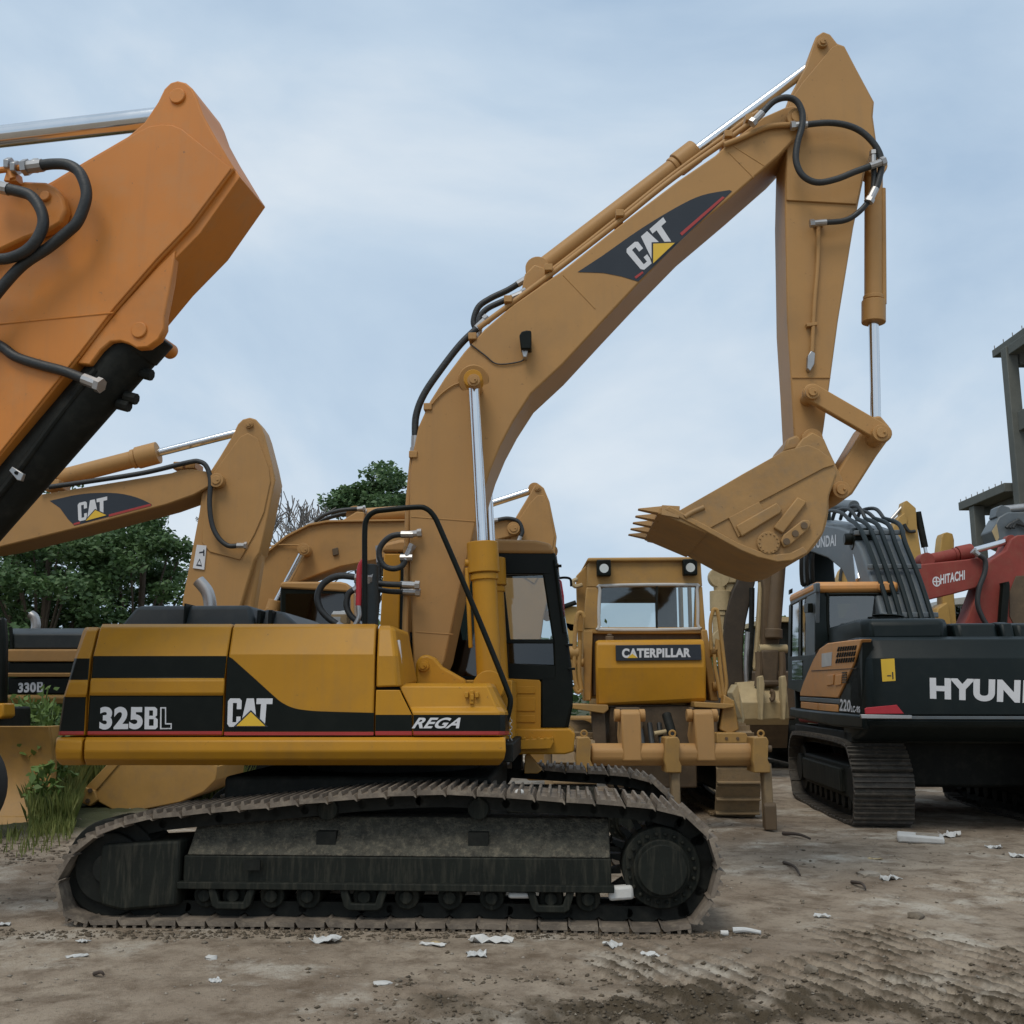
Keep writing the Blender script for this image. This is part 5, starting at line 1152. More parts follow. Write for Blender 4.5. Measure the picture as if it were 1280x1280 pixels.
MB().box(xa + .35, xb - .3, CY0 + .5, CY0 + .7, 1.5, 2.65).build('seat_back', 'rubber', hc, .08)
MB().px(H, [(987,737),(991,735),(991,741),(987,743)], 4.3, 4.4).build('work_lamp', 'black_paint', hc, .01)
# boom, from behind
hb = [(2.2,1.7),(2.0,2.3),(2.5,3.0),(3.1,3.66),(3.7,4.02),(4.3,4.18),(7.6,4.86),(7.9,4.7),(7.7,4.35),(5.2,3.8),(4.3,3.5),(3.7,3.05),(3.2,2.45),(2.9,1.7)]
BX = .82
hbm = MB().prismx(hb, BX, BX + .70).build('boom', 'grey_paint', hy, .03)
lettering(H, 'HYUNDAI', [(1011,686),(1045,682.5),(1045,668),(1011,672)], BX, parent=hbm, bold=.03, axis='x')
for k, x in enumerate((.90, 1.03, 1.16, 1.30, 1.44)):
    MB().tube([(x, 1.95, 2.0), (x, 1.9, 2.3), (x, 2.4, 3.06), (x, 3.0, 3.72), (x + .02 * k, 3.5, 4.08), (x, 4.0, 4.26)], .035, 10, 6).build('pipe', 'charcoal', hbm)
    MB().tube([(x, 4.0, 4.26), (x - .04, 4.3, 4.42 + .05 * (k % 3)), (x - .1, 4.9, 4.55), (x - .05, 5.4, 4.5)], .03, 10, 6).build('hose', 'hose', hbm)
for y, z in ((2.15, 2.6), (2.72, 3.33), (3.35, 3.92)):
    MB().box(BX - .02, BX + .72, y - .06, y, z - .02, z + .05).build('pipe_clamp', 'grey_paint', hbm, .01)
MB().tube([(.9, 1.9, 2.5), (1.0, 2.0, 2.3), (1.2, 1.9, 2.2), (1.5, 1.95, 2.4)], .03, 8, 5).build('hose', 'hose', hbm)
MB().cyl(H.P(1074, 725, 3.3), H.P(1070, 684, 3.6), .055, 18).build('boom_cylinder_rod', 'chrome', hy)
MB().cyl(H.P(1055, 674, 3.55), H.P(1092, 674, 3.55), .09, 18).cyl(H.P(1064, 674, 3.55), H.P(1092, 674, 3.55), .17, 20).build('cylinder_pin', 'black_paint', hy, .02)
MB().cyl((1.15, 4.6, 4.58), (1.15, 6.8, 5.02), .09, 18).cyl((1.15, 6.6, 4.98), (1.15, 8.0, 5.2), .05, 14).build('stick_cylinder', 'grey_paint', hy, .01)
MB().prismx([(7.3,5.1),(8.1,5.5),(8.4,5.2),(8.2,4.3),(7.4,2.2),(7.0,2.2),(7.3,3.9)], .95, 1.4).build('stick', 'charcoal', hy, .03)
for k in range(3): MB().tube([(.9 + .1*k, 7.2, 4.6), (.75 + .1*k, 7.0, 4.1), (.8 + .1*k, 7.3, 3.6), (.95 + .05*k, 7.5, 3.7)], .035, 8, 5).build('hose', 'hose', hy)
# tracks
tz = [(.1, .02), (3.2, .02), (3.6, .22), (3.75, .5), (3.55, .82), (3.1, .93), (.3, .93), (-.15, .82), (-.38, .5), (-.25, .2)]
for x0 in (-.07, 2.2):
    tr = make_track(hy, [(x, z + .03) for x, z in tz], 0, .70, .19, 'shoe_dark', 3, .03, 0)
    tr.location = (x0 + .70, .95, 0); tr.rotation_euler = (0, 0, R(90))
    MB().box(x0 + .12, x0 + .58, 1.25, 4.0, .28, .70).build('track_frame', 'undercarriage', hy, .03)
    MB().box(x0 + .06, x0 + .14, 1.5, 3.9, .34, .64).build('side_beam', 'undercarriage', hy, .02)
    for yy in (1.05, 4.25): MB().cyl((x0 + .14, yy, .48), (x0 + .56, yy, .48), .33, 28).cyl((x0 + .08, yy, .48), (x0 + .2, yy, .48), .2, 20).build('wheel', 'dark_iron', hy, .01)
    for yy in np.arange(1.5, 4.0, .34): MB().cyl((x0 + .16, yy, .22), (x0 + .54, yy, .22), .10, 14).build('roller', 'dark_iron', hy, .01)
MB().box(.6, 2.3, 1.4, 3.9, .42, 1.0).build('car_body', 'dark_iron', hy, .04)
MB().cyl((1.42, 2.6, .9), (1.42, 2.6, 1.08), .7, 36).build('slew_ring', 'dark_iron', hy)

# ------------------------------------------------------------------ red excavator
red = empty('excavator', (10.2, 20.5, 0), 0)
tag(red, 'faded red excavator behind the black one, white maker name on its short boom', 'excavator', 'excavators parked in the yard')
K = Frame(red)
rbm = MB().px(K, [(1138,712),(1152,705),(1210,699),(1225,696),(1231,703),(1230,722),(1220,735),(1190,743),(1152,752),(1120,775),(1080,830),(1040,830),(1080,745)], -.35, .35).build('boom', 'red_paint', red, .025)
lettering(K, 'HITACHI', [(1175.5,730.5),(1206,724.5),(1206,712.5),(1175.5,718.5)], -.35, parent=rbm, bold=.03)
q = K.P(1170.5, 727, -.35)
for r0, r1 in ((.10, .075),): 
    n = 20; mb = MB(); vs = []
    for k in range(n): t = 2*math.pi*k/n; vs += [q + Vector((math.cos(t)*r0*.8, -.004, math.sin(t)*r0)), q + Vector((math.cos(t)*r1*.8, -.004, math.sin(t)*r1))]
    mb.add(vs, [[2*k, 2*((k+1)%n), 2*((k+1)%n)+1, 2*k+1] for k in range(n)]); mb.build('emblem_ring', 'decal_white', rbm, smooth=False)
MB().box(q.x - .012, q.x + .012, q.y - .006, q.y - .003, q.z - .08, q.z + .08).build('emblem_bar', 'decal_white', rbm); MB().box(q.x - .06, q.x + .06, q.y - .007, q.y - .0035, q.z - .012, q.z + .012).build('emblem_bar', 'decal_white', rbm)
hydraulic(K, red, (1156,701), (1214,689), (1262,676), -.05, .12, .065, 'red_paint', name='stick_cylinder')
rs = MB().px(K, [(1196,800),(1210,772),(1225,730),(1236,703),(1242,698),(1258,688),(1264,674),(1272,669),(1290,668),(1320,690),(1330,740),(1300,760),(1270,800)], -.25, .25).build('stick', 'red_paint', red, .02)
MB().px(K, [(1270,720),(1300,718),(1330,740),(1300,762),(1272,790),(1262,770),(1262,740)], -.27, -.25).build('link_plate', 'rust_brown', rs, .01)
hose(K, red, [(1222,693),(1231,700),(1231,715),(1224,735),(1222,755),(1228,772),(1236,785)], -.45, .05)
MB().tube([K.P(*p, -.4) for p in ((1252,790),(1254,760),(1256,735),(1255,728))], .09, 10, 4).build('bucket_cylinder', 'black_paint', red)
house_body(red, -4.2, -1.4, -1.4, 1.4, 1.0, 2.2, 'red_paint'); house_body(red, -4, .2, -1.6, -1.0, .05, .9, 'dark_iron', 'track', .3); house_body(red, -4, .2, 1.0, 1.6, .05, .9, 'dark_iron', 'track', .3); house_body(red, -3, -.8, -1, 1, .4, 1.1, 'dark_iron', 'car_body', .1)

# ------------------------------------------------------------------ far excavator arms over the roofs
fa = empty('excavator', (12.2, 30, 0), 0)
tag(fa, 'far yellow excavator whose thin stick rises above the red boom, dark cylinder beside it', 'excavator', 'excavators parked in the yard')
F1 = Frame(fa)
MB().px(F1, [(1129,632),(1130,627),(1134,625.5),(1145,635),(1146.5,657),(1153,702),(1160,760),(1140,760),(1136,690),(1131,668),(1127,650)], -.2, .2).build('stick', 'far_yellow', fa, .02)
MB().px(F1, [(1119,654),(1124,646),(1131,641),(1135,650),(1132,662),(1124,690),(1090,760),(1075,800),(1060,800),(1090,720)], -.25, .25).build('boom', 'far_yellow', fa, .02)
MB().cyl(F1.P(1147, 640, 0), F1.P(1156, 684, 0), .10, 14).build('bucket_cylinder', 'dark_iron', fa); MB().cyl(F1.P(1156, 684, 0), F1.P(1159, 700, 0), .05, 10).build('rod', 'chrome', fa)
MB().cyl(F1.P(1113, 650, 0), F1.P(1131, 630, 0), .05, 10).build('stick_cylinder', 'steel', fa)
hose(F1, fa, [(1130,655),(1136,664),(1144,664)], -.28, .05, ends=False)
house_body(fa, -4, .5, -1, 1.6, .9, 2.2, 'far_yellow')
fb = empty('excavator', (14.4, 34, 0), 0)
tag(fb, 'far pale yellow excavator arm standing upright behind the red boom, rounded top', 'excavator', 'excavators parked in the yard')
F2 = Frame(fb)
MB().px(F2, [(1175,690),(1177,672),(1179,666.5),(1184,665),(1191,667),(1193,675),(1193,745),(1197,790),(1180,790),(1178,740)], -.25, .25).build('stick', 'far_yellow', fb, .03)
MB().px(F2, [(1160,800),(1172,760),(1185,752),(1192,790),(1192,810)], -.5, .5).build('bucket', 'far_yellow', fb, .05)
MB().px(F2, [(1175,690),(1186,690),(1180,720),(1150,760),(1120,830),(1100,830),(1130,760)], -.3, .3).build('boom', 'far_yellow', fb, .02)
fc = empty('excavator', (12.8, 26, 0), 0)
tag(fc, 'yellow excavator stick tip showing between the black cab roof and the grey boom', 'excavator', 'excavators parked in the yard')
F3 = Frame(fc)
MB().px(F3, [(1049,725),(1054,712),(1060,705),(1067,704),(1070,715),(1071,800),(1050,800)], -.25, .25).build('stick', 'far_yellow', fc, .03)
hose(F3, fc, [(1050,726),(1052,712),(1058,703),(1064,702)], -.3, .04, ends=False)
fc.location.x = 8.6
for ch in fc.children: ch.location.x += 12.8 - 8.6
fd = empty('excavator', (13.2, 25, 0), 0)
tag(fd, 'dark grey excavator arm at the right edge above the red stick', 'excavator', 'excavators parked in the yard')
F4 = Frame(fd)
MB().px(F4, [(1239,664),(1249,646),(1260,640),(1300,640),(1330,660),(1330,700),(1290,700),(1246,680)], -.3, .3).build('stick', 'grey_paint', fd, .03)
MB().px(F4, [(1240,664),(1246,655),(1249,672),(1246,678)], -.32, -.3).build('reflective_mark', 'tan', fd)
MB().px(F4, [(1245,646),(1247,634),(1252,631),(1262,634),(1268,646),(1262,652)], -.2, .2).build('lug', 'grey_paint', fd, .02)
MB().cyl(F4.P(1255, 637, 0), F4.P(1320, 630, 0), .10, 14).build('stick_cylinder', 'steel', fd)
for k in range(3): hose(F4, fd, [(1258+k*4,660),(1266+k*3,654-k*2),(1280,657),(1300,668)], -.4, .045, ends=False)
MB().px(F4, [(1290,690),(1330,690),(1340,830),(1300,830)], -.3, .3).build('boom', 'grey_paint', fd, .03)
fe = empty('excavator', (3.0, 34, 0), 0)
tag(fe, 'bright yellow machine arm just showing between the foreground cab and the bulldozer', 'excavator', 'excavators parked in the yard')
F5 = Frame(fe)
MB().px(F5, [(700,762),(708,757),(722,758),(728,764),(724,790),(712,790),(700,776)], -.3, .3).build('boom', 'far_yellow', fe, .04)
MB().px(F5, [(702,776),(722,780),(720,850),(700,850)], -.3, .3).build('stick', 'far_yellow', fe, .04)
MB().cyl(F5.P(700,760,-.4), F5.P(720,753,-.4), .08, 10).build('cylinder', 'dark_iron', fe)
for ch in fe.children: pass

# ------------------------------------------------------------------ buildings
bl = empty('concrete_frame', (14.8, 31, 0), 0)
tag(bl, 'bare grey concrete frame building at the right edge, open storeys of slabs and columns', 'building')
def bbox(nm, x0, x1, y0, y1, z0, z1, m='concrete', bev=.02): return MB().box(x0, x1, y0, y1, z0, z1).build(nm, m, bl, bev)
BF = Frame(bl)
r_ = BF.P(1240, 443, .55); f_ = BF.P(1198, 634, 3.2); c_ = BF.P(1268, 560, -.6); c2 = BF.P(1219, 660, 2.2); XR, XF, ZR, ZF = r_.x, f_.x, r_.z, f_.z
bbox('roof_slab', XR, XR + 12, -5.5, .55, ZR - .12, ZR + .13); bbox('roof_beam', c_.x + .05, c_.x + .35, -5.4, -.65, ZR - .42, ZR - .122); bbox('roof_beam', c_.x + .42, XR + 12, -.55, -.2, ZR - .7, ZR - .122)
bbox('floor_slab', XF, XF + 12, -.1, 3.2, ZF - .12, ZF + .16); bbox('floor_beam', c2.x + .6, c2.x + .9, -.05, 2.9, ZF - .34, ZF - .122); bbox('floor_slab', c_.x + .5, XF + 12, -5.5, -.16, ZF - .12, ZF + .16)
bbox('floor_slab', c_.x + .5, XF + 12, -5.5, 2.6, 4.1, 4.4); q_ = BF.P(1276, 525, -.8); bbox('corbel', q_.x, q_.x + 1.2, -1.2, -.1, q_.z - .3, q_.z + .3)
for x, y, h in ((c_.x, -.62, ZR - .13), (c2.x, 2.2, ZF - .13), (c_.x + 5, -.62, ZR - .13), (c_.x + 5, 2.2, ZF - .13), (c_.x + 1.0, -4.8, ZR - .13), (c_.x + 5, -4.8, ZR - .13)):
    bbox('column', x, x + .36, y, y + .36, 0, h)
for k in range(8):
    MB().cyl((XR + .05, .45 - k * .6, ZR + .16), (XR + .05, .45 - k * .6, ZR + .26), .012, 6).build('starter_bar', 'old_brown', bl)
    MB().cyl((XF + .05, 3.1 - k * .42, ZF + .16), (XF + .05, 3.1 - k * .42, ZF + .26), .012, 6).build('starter_bar', 'old_brown', bl)
hs = empty('brick_house', (16.4, 38, 0), 0)
tag(hs, 'small brick house with white eaves far behind the red boom', 'house')
Hs = Frame(hs)
MB().px(Hs, [(1188,753),(1250,753),(1250,860),(1188,860)], 0, 4).build('wall', 'brick_wall', hs)
MB().px(Hs, [(1184,749),(1252,741),(1252,753),(1184,756)], -.4, 4.2).build('eaves', 'wall_white', hs)
wf = MB().px(Hs, [(1193,756),(1208,756),(1208,785),(1193,785)], -.06, .0).build('window', 'wall_white', hs); MB().px(Hs, [(1195,758),(1200,758),(1200,783),(1195,783)], -.065, -.06).build('pane', 'glass_dark', wf); MB().px(Hs, [(1201.5,758),(1206.5,758),(1206.5,783),(1201.5,783)], -.065, -.06).build('pane', 'glass_dark', wf)
sh_ = empty('shed', (6.6, 33, 0), 0)
tag(sh_, 'low dark shed with a pale roof edge behind the brown excavator', 'shed')
S_ = Frame(sh_)
MB().px(S_, [(966,777),(1010,777),(1010,912),(966,912)], 0, 4).build('wall', 'dark_iron', sh_); MB().px(S_, [(962,771),(1012,771),(1012,777),(962,777)], -.4, 4.2).build('roof', 'tan', sh_)

# ------------------------------------------------------------------ machine cut off by the left edge: blade, tyre, post
ldr = empty('loader', (-6.6, 12.4, 0), 0)
tag(ldr, 'yellow machine cut off by the left edge, its curved blade resting in the dirt', 'loader')
N = Frame(ldr)
zb, ztp = 0.0, N.P(40, 908, 0).z
mb = MB(); prof = []
for k in range(9):
    t = k / 8; prof.append((-.30 * math.sin(math.pi * t) - .05 + .28 * (1 - t) ** 2 - .12 * t, zb - .22 + (ztp - zb + .22) * t))
xr, xl = N.P(52, 950, 0).x, N.P(52, 950, 0).x - 3.0
ring = prof + [(y + .05, z) for y, z in reversed(prof)]
mb.prismx([(-y, z) for y, z in ring], xl, xr); mb.build('blade', 'yellow_old', ldr, .012)
MB().prismx([(-y - .03, z) for y, z in prof] + [(.42, ztp), (.42, zb + .3)], xr - .05, xr + .01).build('end_plate', 'yellow_old', ldr, .01)
MB().prismx([(-prof[0][0] - .12, -.20), (-prof[0][0] + .02, -.20), (-prof[1][0] + .03, .16), (-prof[1][0] - .03, .16)], xl, xr + .03).build('cutting_edge', 'yellow_old', ldr, .006)
tx, ty = N.P(-66, 1000, -1.2).x, -1.2
wl_ = MB()
for (y0, y1, r0) in ((-.19, .19, .54), (-.14, .14, .58)): wl_.cyl((tx, ty + y0, .58), (tx, ty + y1, .58), r0, 40)
wl_ = wl_.build('tyre', 'rubber', ldr, .04)
MB().tube([(tx + math.cos(t) * .42, ty - .19, .58 + math.sin(t) * .42) for t in np.linspace(0, 2 * math.pi, 25)[:-1]], .03, 8, 1, True).build('rim', 'bright_red', wl_)
MB().cyl((tx, ty - .18, .58), (tx, ty + .1, .58), .38, 30).build('wheel_disc', 'dark_iron', wl_, .02)
MB().px(N, [(-40,770),(4,772),(6,800),(5,880),(-40,884)], .3, .42).build('cab_post', 'black_paint', ldr, .03)
MB().px(N, [(-60,880),(4,879),(5,895),(0,899),(-60,900)], .2, .5).build('side_step', 'yellow', ldr, .02)
MB().px(N, [(-120,884),(-8,884),(-8,960),(-120,960)], .3, 1.3).build('frame', 'dark_iron', ldr, .03)

# ------------------------------------------------------------------ trees and weeds
def leaves_mesh(name, pts, size, mat, flat=.5, rng=None):
    """one small bent leaf of two faces at every point"""
    n = len(pts); rng = rng or np.random
    d = rng.normal(size=(n, 3)); d[:, 2] = d[:, 2] * flat - .15; d /= np.linalg.norm(d, axis=1)[:, None]
    u = rng.normal(size=(n, 3)); u -= (u * d).sum(1)[:, None] * d; u /= np.linalg.norm(u, axis=1)[:, None]
    w = np.cross(d, u); L = size * rng.uniform(.6, 1.4, n)[:, None]
    a = pts - d * L * .5; b = pts + d * L * .5; m = pts + w * L * .12
    v = np.stack([a, m + u * L * .26, b, m - u * L * .26], 1).reshape(-1, 3)
    k = np.arange(n)[:, None] * 4
    f = (k + np.array([[0, 1, 2, 3]]))
    me = bpy.data.meshes.new(name); me.vertices.add(len(v)); me.vertices.foreach_set('co', v.ravel())
    me.loops.add(f.size); me.loops.foreach_set('vertex_index', f.ravel().astype(np.int32)); me.polygons.add(n)
    me.polygons.foreach_set('loop_start', np.arange(0, f.size, 4).astype(np.int32)); me.polygons.foreach_set('loop_total', np.full(n, 4, np.int32)); me.update(calc_edges=True)
    me.materials.append(MATS[mat]); return me
def tree(x, y, h, rad, base, label, mat='leaf_dark', leaf=.15, n=17000, clumps=80, seed=0, group='leafy trees behind the machines', crowns=None):
    rng = np.random.RandomState(seed); t = empty('leafy_tree', (x, y, 0), 0); tag(t, label, 'tree', group)
    cs = []
    for k in range(clumps):
        d = rng.normal(size=3); d /= np.linalg.norm(d); r = rng.uniform(.45, 1.0) ** .6
        cs.append([d[0] * r * rad, d[1] * r * rad, (base + h) / 2 + d[2] * r * (h - base) / 2])
    if crowns: cs = [[c[0] + rng.normal() * c[3], c[1] + rng.normal() * c[3], c[2] + rng.normal() * c[3] * .9] for c in crowns for _ in range(clumps // len(crowns))]
    cs = np.array(cs); per = n // len(cs); pts = []
    for c in cs:
        rr = rad * rng.uniform(.16, .30); q = rng.normal(size=(per, 3)); q /= np.linalg.norm(q, axis=1)[:, None]
        pts.append(c + q * rr * rng.uniform(.35, 1.05, (per, 1)) * np.array([1.15, 1.15, .75]))
    me = leaves_mesh('crown', np.concatenate(pts), leaf, mat, .5, rng)
    o = bpy.data.objects.new('crown', me); COL.objects.link(o); o.parent = t
    mb = MB(); mb.tube([(0, 0, -.1), (.1, 0, base * .5), (0, .1, base), (.05, 0, h * .8)], lambda f: rad * .09 * (1 - .8 * f) + .02, 8, 4)
    tr_ = mb.build('trunk', 'bark', t)
    for c in cs[::4]:
        st0 = np.array([0, 0, base * .6 + .3 * (c[2] - base)]); MB().tube([st0, (st0 + c) / 2 + np.array([0, 0, .2]), c], lambda f: .06 * (1 - .7 * f), 6, 3).build('limb', 'bark', tr_)
    return t
tree(-14.4, 27.5, 7.3, 2.7, .4, 'dense dark tree filling the left edge under the black emblem boom', seed=1)
tree(-11.9, 26.0, 6.9, 2.3, .4, 'dense dark tree left of the hanging yellow stick, above the striped rear house', seed=2)
tree(-9.8, 27.0, 7.0, 1.7, .5, 'bushy dark tree with a leafy peak beside the hanging yellow stick', seed=3)
tree(-13.0, 31, 8.0, 3.0, .5, 'taller dark tree standing behind the dense trees on the left', seed=4)
tree(-7.8, 30, 5.4, 1.8, .3, 'low bushy tree behind the hanging yellow stick and grey exhaust', seed=5, n=10000)
tree(-17.5, 29, 7.0, 3.0, .4, 'dark tree at the far left behind the orange arm', seed=6, n=10000)
tree(-5.1, 36, 10.4, 1.9, 6.0, 'tall leafy tree with three crowns rising above the curved yellow boom', 'leaf_mid', .19, 14000, 72, 7,
     crowns=[(-.50, 0, 8.35, .30), (.55, 0, 8.2, .42), (1.25, 0, 8.8, .5), (1.2, .3, 7.6, .55), (.2, 0, 7.1, .5), (-.4, 0, 7.3, .3)])
tree(-5.0, 31, 4.4, 1.7, .4, 'dark bush under the curved boom behind the black hoses', seed=8, n=10000)
tree(17.6, 35.5, 5.6, 1.3, .6, 'green bush at the right edge beyond the red stick', seed=9, n=7000)
# bare tree
bt = empty('bare_tree', (-7.2, 33, 0), 0); tag(bt, 'leafless grey tree with fine twigs against the sky between two yellow booms', 'tree')
rngb = random.Random(5)
def branch(p, d, L, r, depth, out):
    q = p + d * L; mid = (p + q) / 2 + Vector((rngb.uniform(-.1, .1), rngb.uniform(-.1, .1), .04)) * L
    out.append(([p, mid, q], r))
    if depth == 0: return
    for k in range(3 if depth > 1 else 4):
        nd = (d + Vector((rngb.uniform(-.75, .75), rngb.uniform(-.75, .75), rngb.uniform(-.15, .55)))).normalized()
        branch(p + d * L * rngb.uniform(.45, 1.0), nd, L * rngb.uniform(.55, .78), r * .58, depth - 1, out)
lst = []; branch(Vector((0, 0, -.1)), Vector((.03, 0, 1)), 4.0, .10, 0, lst)
for k in range(6): branch(Vector((0, 0, 2.6 + k * .25)), Vector((rngb.uniform(-.7, .7), rngb.uniform(-.4, .4), 1)).normalized(), 2.35, .05, 4, lst)
mbt = MB().tube(lst[0][0], lambda f: .12 - .06 * f, 8, 3); tr_ = mbt.build('trunk', 'twig_grey', bt)
mbt = MB()
for pts_, r_ in lst[1:]: mbt.tube(pts_, max(r_, .016), 4, 1)
tag(mbt.build('twigs', 'twig_grey', bt), kind='stuff')
# far wood beyond the yard
rg = np.random.RandomState(12); pts = []
for k in range(420):
    x = rg.uniform(-70, 75); hgt = 4.8 + 1.3 * math.sin(x * .35) + rg.uniform(0, .8); c = np.array([x, 78 + rg.uniform(-3, 3), rg.uniform(.2, 1) * hgt])
    q = rg.normal(size=(55, 3)); pts.append(c + q * np.array([1.2, .8, .7]))
o = bpy.data.objects.new('distant_wood', leaves_mesh('distant_wood', np.concatenate(pts), .7, 'leaf_dark', .5, rg)); COL.objects.link(o)
tag(o, 'low far-off wood along the horizon behind the machines', 'trees', None, 'stuff')
# grass and weeds on the bank at the left
rg = np.random.RandomState(3)
n = 90000
gx = rg.uniform(-10.5, -4.0, n); gy = rg.uniform(10.2, 18, n)
keep = (gy > 11.3 + np.clip(gx + 5.4, 0, 2) * .5 + rg.uniform(-.3, .6, n)) | ((rg.rand(n) < .05) & (gx < -4.6)) & ~((np.abs(gx + 5.9) < 1.4) & (np.abs(gy - 12.1) < .5) & (gx < -5.8))
pxg = 640 + 1280 * gx / gy; keep &= ((pxg < 112) | (gy > 15.3)) & ((pxg > 58) | (gy > 12.9) | (gy < 11.4))
gx, gy = gx[keep], gy[keep]; gz = ground_height(gx, gy)[0]; n = len(gx)
hh = rg.uniform(.12, .42, n) * (1 + .5 * np.clip((gy - 12) / 4, 0, 1)); hh *= np.where(gy < 12.0, .45, 1)
an = rg.uniform(0, 2 * math.pi, n); ln = rg.uniform(.05, .45, n) * hh; wd = rg.uniform(.004, .009, n)
bx, by = np.cos(an + 1.57) * wd, np.sin(an + 1.57) * wd; dx, dy = np.cos(an) * ln, np.sin(an) * ln
v = np.stack([np.stack([gx - bx, gy - by, gz - .02], 1), np.stack([gx + bx, gy + by, gz - .02], 1), np.stack([gx + dx * .35 + bx * .8, gy + dy * .35 + by * .8, gz + hh * .6], 1), np.stack([gx + dx, gy + dy, gz + hh], 1), np.stack([gx + dx * .35 - bx * .8, gy + dy * .35 - by * .8, gz + hh * .6], 1)], 1).reshape(-1, 3)
f = np.arange(n * 5).reshape(-1, 5)
me = bpy.data.meshes.new('grass'); me.vertices.add(len(v)); me.vertices.foreach_set('co', v.ravel()); me.loops.add(f.size); me.loops.foreach_set('vertex_index', f.ravel().astype(np.int32)); me.polygons.add(n)
me.polygons.foreach_set('loop_start', np.arange(0, f.size, 5).astype(np.int32)); me.polygons.foreach_set('loop_total', np.full(n, 5, np.int32)); me.update(calc_edges=True); me.materials.append(MATS['grass'])
o = bpy.data.objects.new('grass', me); COL.objects.link(o); tag(o, 'long dry green grass on the earth bank at the left', 'grass', None, 'stuff')
def weed(x, y, h, label, seed):
    rng = np.random.RandomState(seed); t = empty('weed_plant', (x, y, float(ground_height(np.array([x]), np.array([y]))[0][0]) - .02), 0); tag(t, label, 'weed', 'tall weeds on the bank')
    pts = []
    mbs = MB()
    for k in range(7):
        a = rng.uniform(0, 6.28); lean = rng.uniform(.05, .3) * h; hh = h * rng.uniform(.7, 1)
        top = np.array([math.cos(a) * lean, math.sin(a) * lean, hh]); mbs.tube([(0, 0, 0), tuple(top * np.array([.3, .3, .6])), tuple(top)], .010, 5, 3)
        for j in range(22):
            f_ = rng.uniform(.25, 1); pts.append(top * np.array([f_ ** 1.5, f_ ** 1.5, f_]) + rng.normal(size=3) * .055)
    tag(mbs.build('stems', 'weed', t), kind='stuff')
    o = bpy.data.objects.new('leaves', leaves_mesh('leaves', np.array(pts), .14, 'weed', .8, rng)); COL.objects.link(o); o.parent = t; tag(o, kind='stuff')
for i, (u, yy, top, lab) in enumerate(((26, 13.6, 878, 'leafy weed growing just above the curved yellow blade, left of the number panel'), (46, 13.8, 866, 'leafy weed under the white number on the striped house'), (60, 14.3, 838, 'tallest weed, its tip reaching the black side panel of the rear house'), (76, 13.9, 858, 'weed tight against the rear corner of the foreground excavator'), (70, 12.9, 900, 'weed in front of the grass right of the curved blade'), (90, 13.4, 905, 'weed behind the bottom corner of the foreground counterweight'), (34, 14.6, 862, 'thin weed between the striped house and the grass'), (68, 12.4, 950, 'low weed at the right edge of the curved blade'))):
    x = (u - 640) / 1280 * yy; h = (870 - top) / 1280 * yy + CAMZ
    weed(x, yy, h - .12, lab, 20 + i)

# ------------------------------------------------------------------ rubbish and stones on the ground
def gz_at(x, y): return float(ground_height(np.array([x]), np.array([y]))[0][0])
def sheet(name, px, py, w_px, d_px, label, cat, mat='paper', crumple=.35, seed=0, thick=.0):
    rng = np.random.RandomState(seed); x, y = ground_xy(px, py); sc = y / FPX * 1.02
    w, dep = w_px * sc, max(d_px * sc * 2.2, w_px * sc * .35)
    n_, m_ = 7, 6; rot = rng.uniform(-.6, .6); vs = []
    edge = rng.uniform(.75, 1.1, (n_, m_))
    for i in range(n_):
        for j in range(m_):
            a, b = (i / (n_ - 1) - .5) * w * edge[i, j], (j / (m_ - 1) - .5) * dep * edge[i, j]
            vs.append((a * math.cos(rot) - b * math.sin(rot), a * math.sin(rot) + b * math.cos(rot), rng.uniform(.0, 1) ** 1.5 * w * crumple * .5 + .004 + thick))
    fs = [[i * m_ + j, (i + 1) * m_ + j, (i + 1) * m_ + j + 1, i * m_ + j + 1] for i in range(n_ - 1) for j in range(m_ - 1)]
    o = MB().add(vs, fs).build(name, mat, None, smooth=False); o.location = (x, y, gz_at(x, y)); sd = o.modifiers.new('thickness', 'SOLIDIFY'); sd.thickness = .004 + thick
    tag(o, label, cat, 'rubbish scattered on the ground'); return o
sheet('paper_scrap', 407, 1176, 34, 9, 'bright white folded paper lying in front of the near track', 'paper', seed=1, crumple=.5)
sheet('plastic_scrap', 612, 1178, 52, 7, 'large torn grey plastic sheet in front of the near track', 'plastic', 'foam', seed=2, crumple=.3)
sheet('paper_scrap', 596, 1194, 24, 11, 'crumpled white scrap just below the torn grey plastic sheet', 'paper', seed=3, crumple=.4)
sheet('paper_scrap', 97, 1195, 24, 4, 'thin white strip on the ground near the left end of the track', 'paper', seed=4, crumple=.2)
sheet('paper_scrap', 104, 1177, 12, 5, 'small pale scrap close to the left end of the track', 'paper', seed=5)
sheet('paper_scrap', 5, 1156, 14, 6, 'pale scrap at the left edge of the ground', 'paper', seed=6)
sheet('paper_scrap', 816, 1194, 30, 5, 'flat white paper in the mud below the drive sprocket', 'paper', seed=7, crumple=.25)
sheet('paper_scrap', 766, 1183, 16, 12, 'small torn white scrap left of the flat paper in the mud', 'paper', seed=8, crumple=.5)
sheet('paper_scrap', 776, 1202, 20, 6, 'dirty scrap half buried at the edge of the churned mud', 'paper', 'foam', seed=9) if False else None
sheet('paper_scrap', 1112, 1099, 24, 7, 'crumpled pale paper on the dry dirt in front of the black excavator', 'paper', seed=10, crumple=.5)
sheet('paper_scrap', 1028, 1147, 20, 4, 'thin white scrap in the middle of the dry dirt', 'paper', seed=11)
sheet('plastic_scrap', 1242, 1059, 18, 8, 'small pale scrap right of the white foam tray', 'plastic', seed=12, crumple=.5)
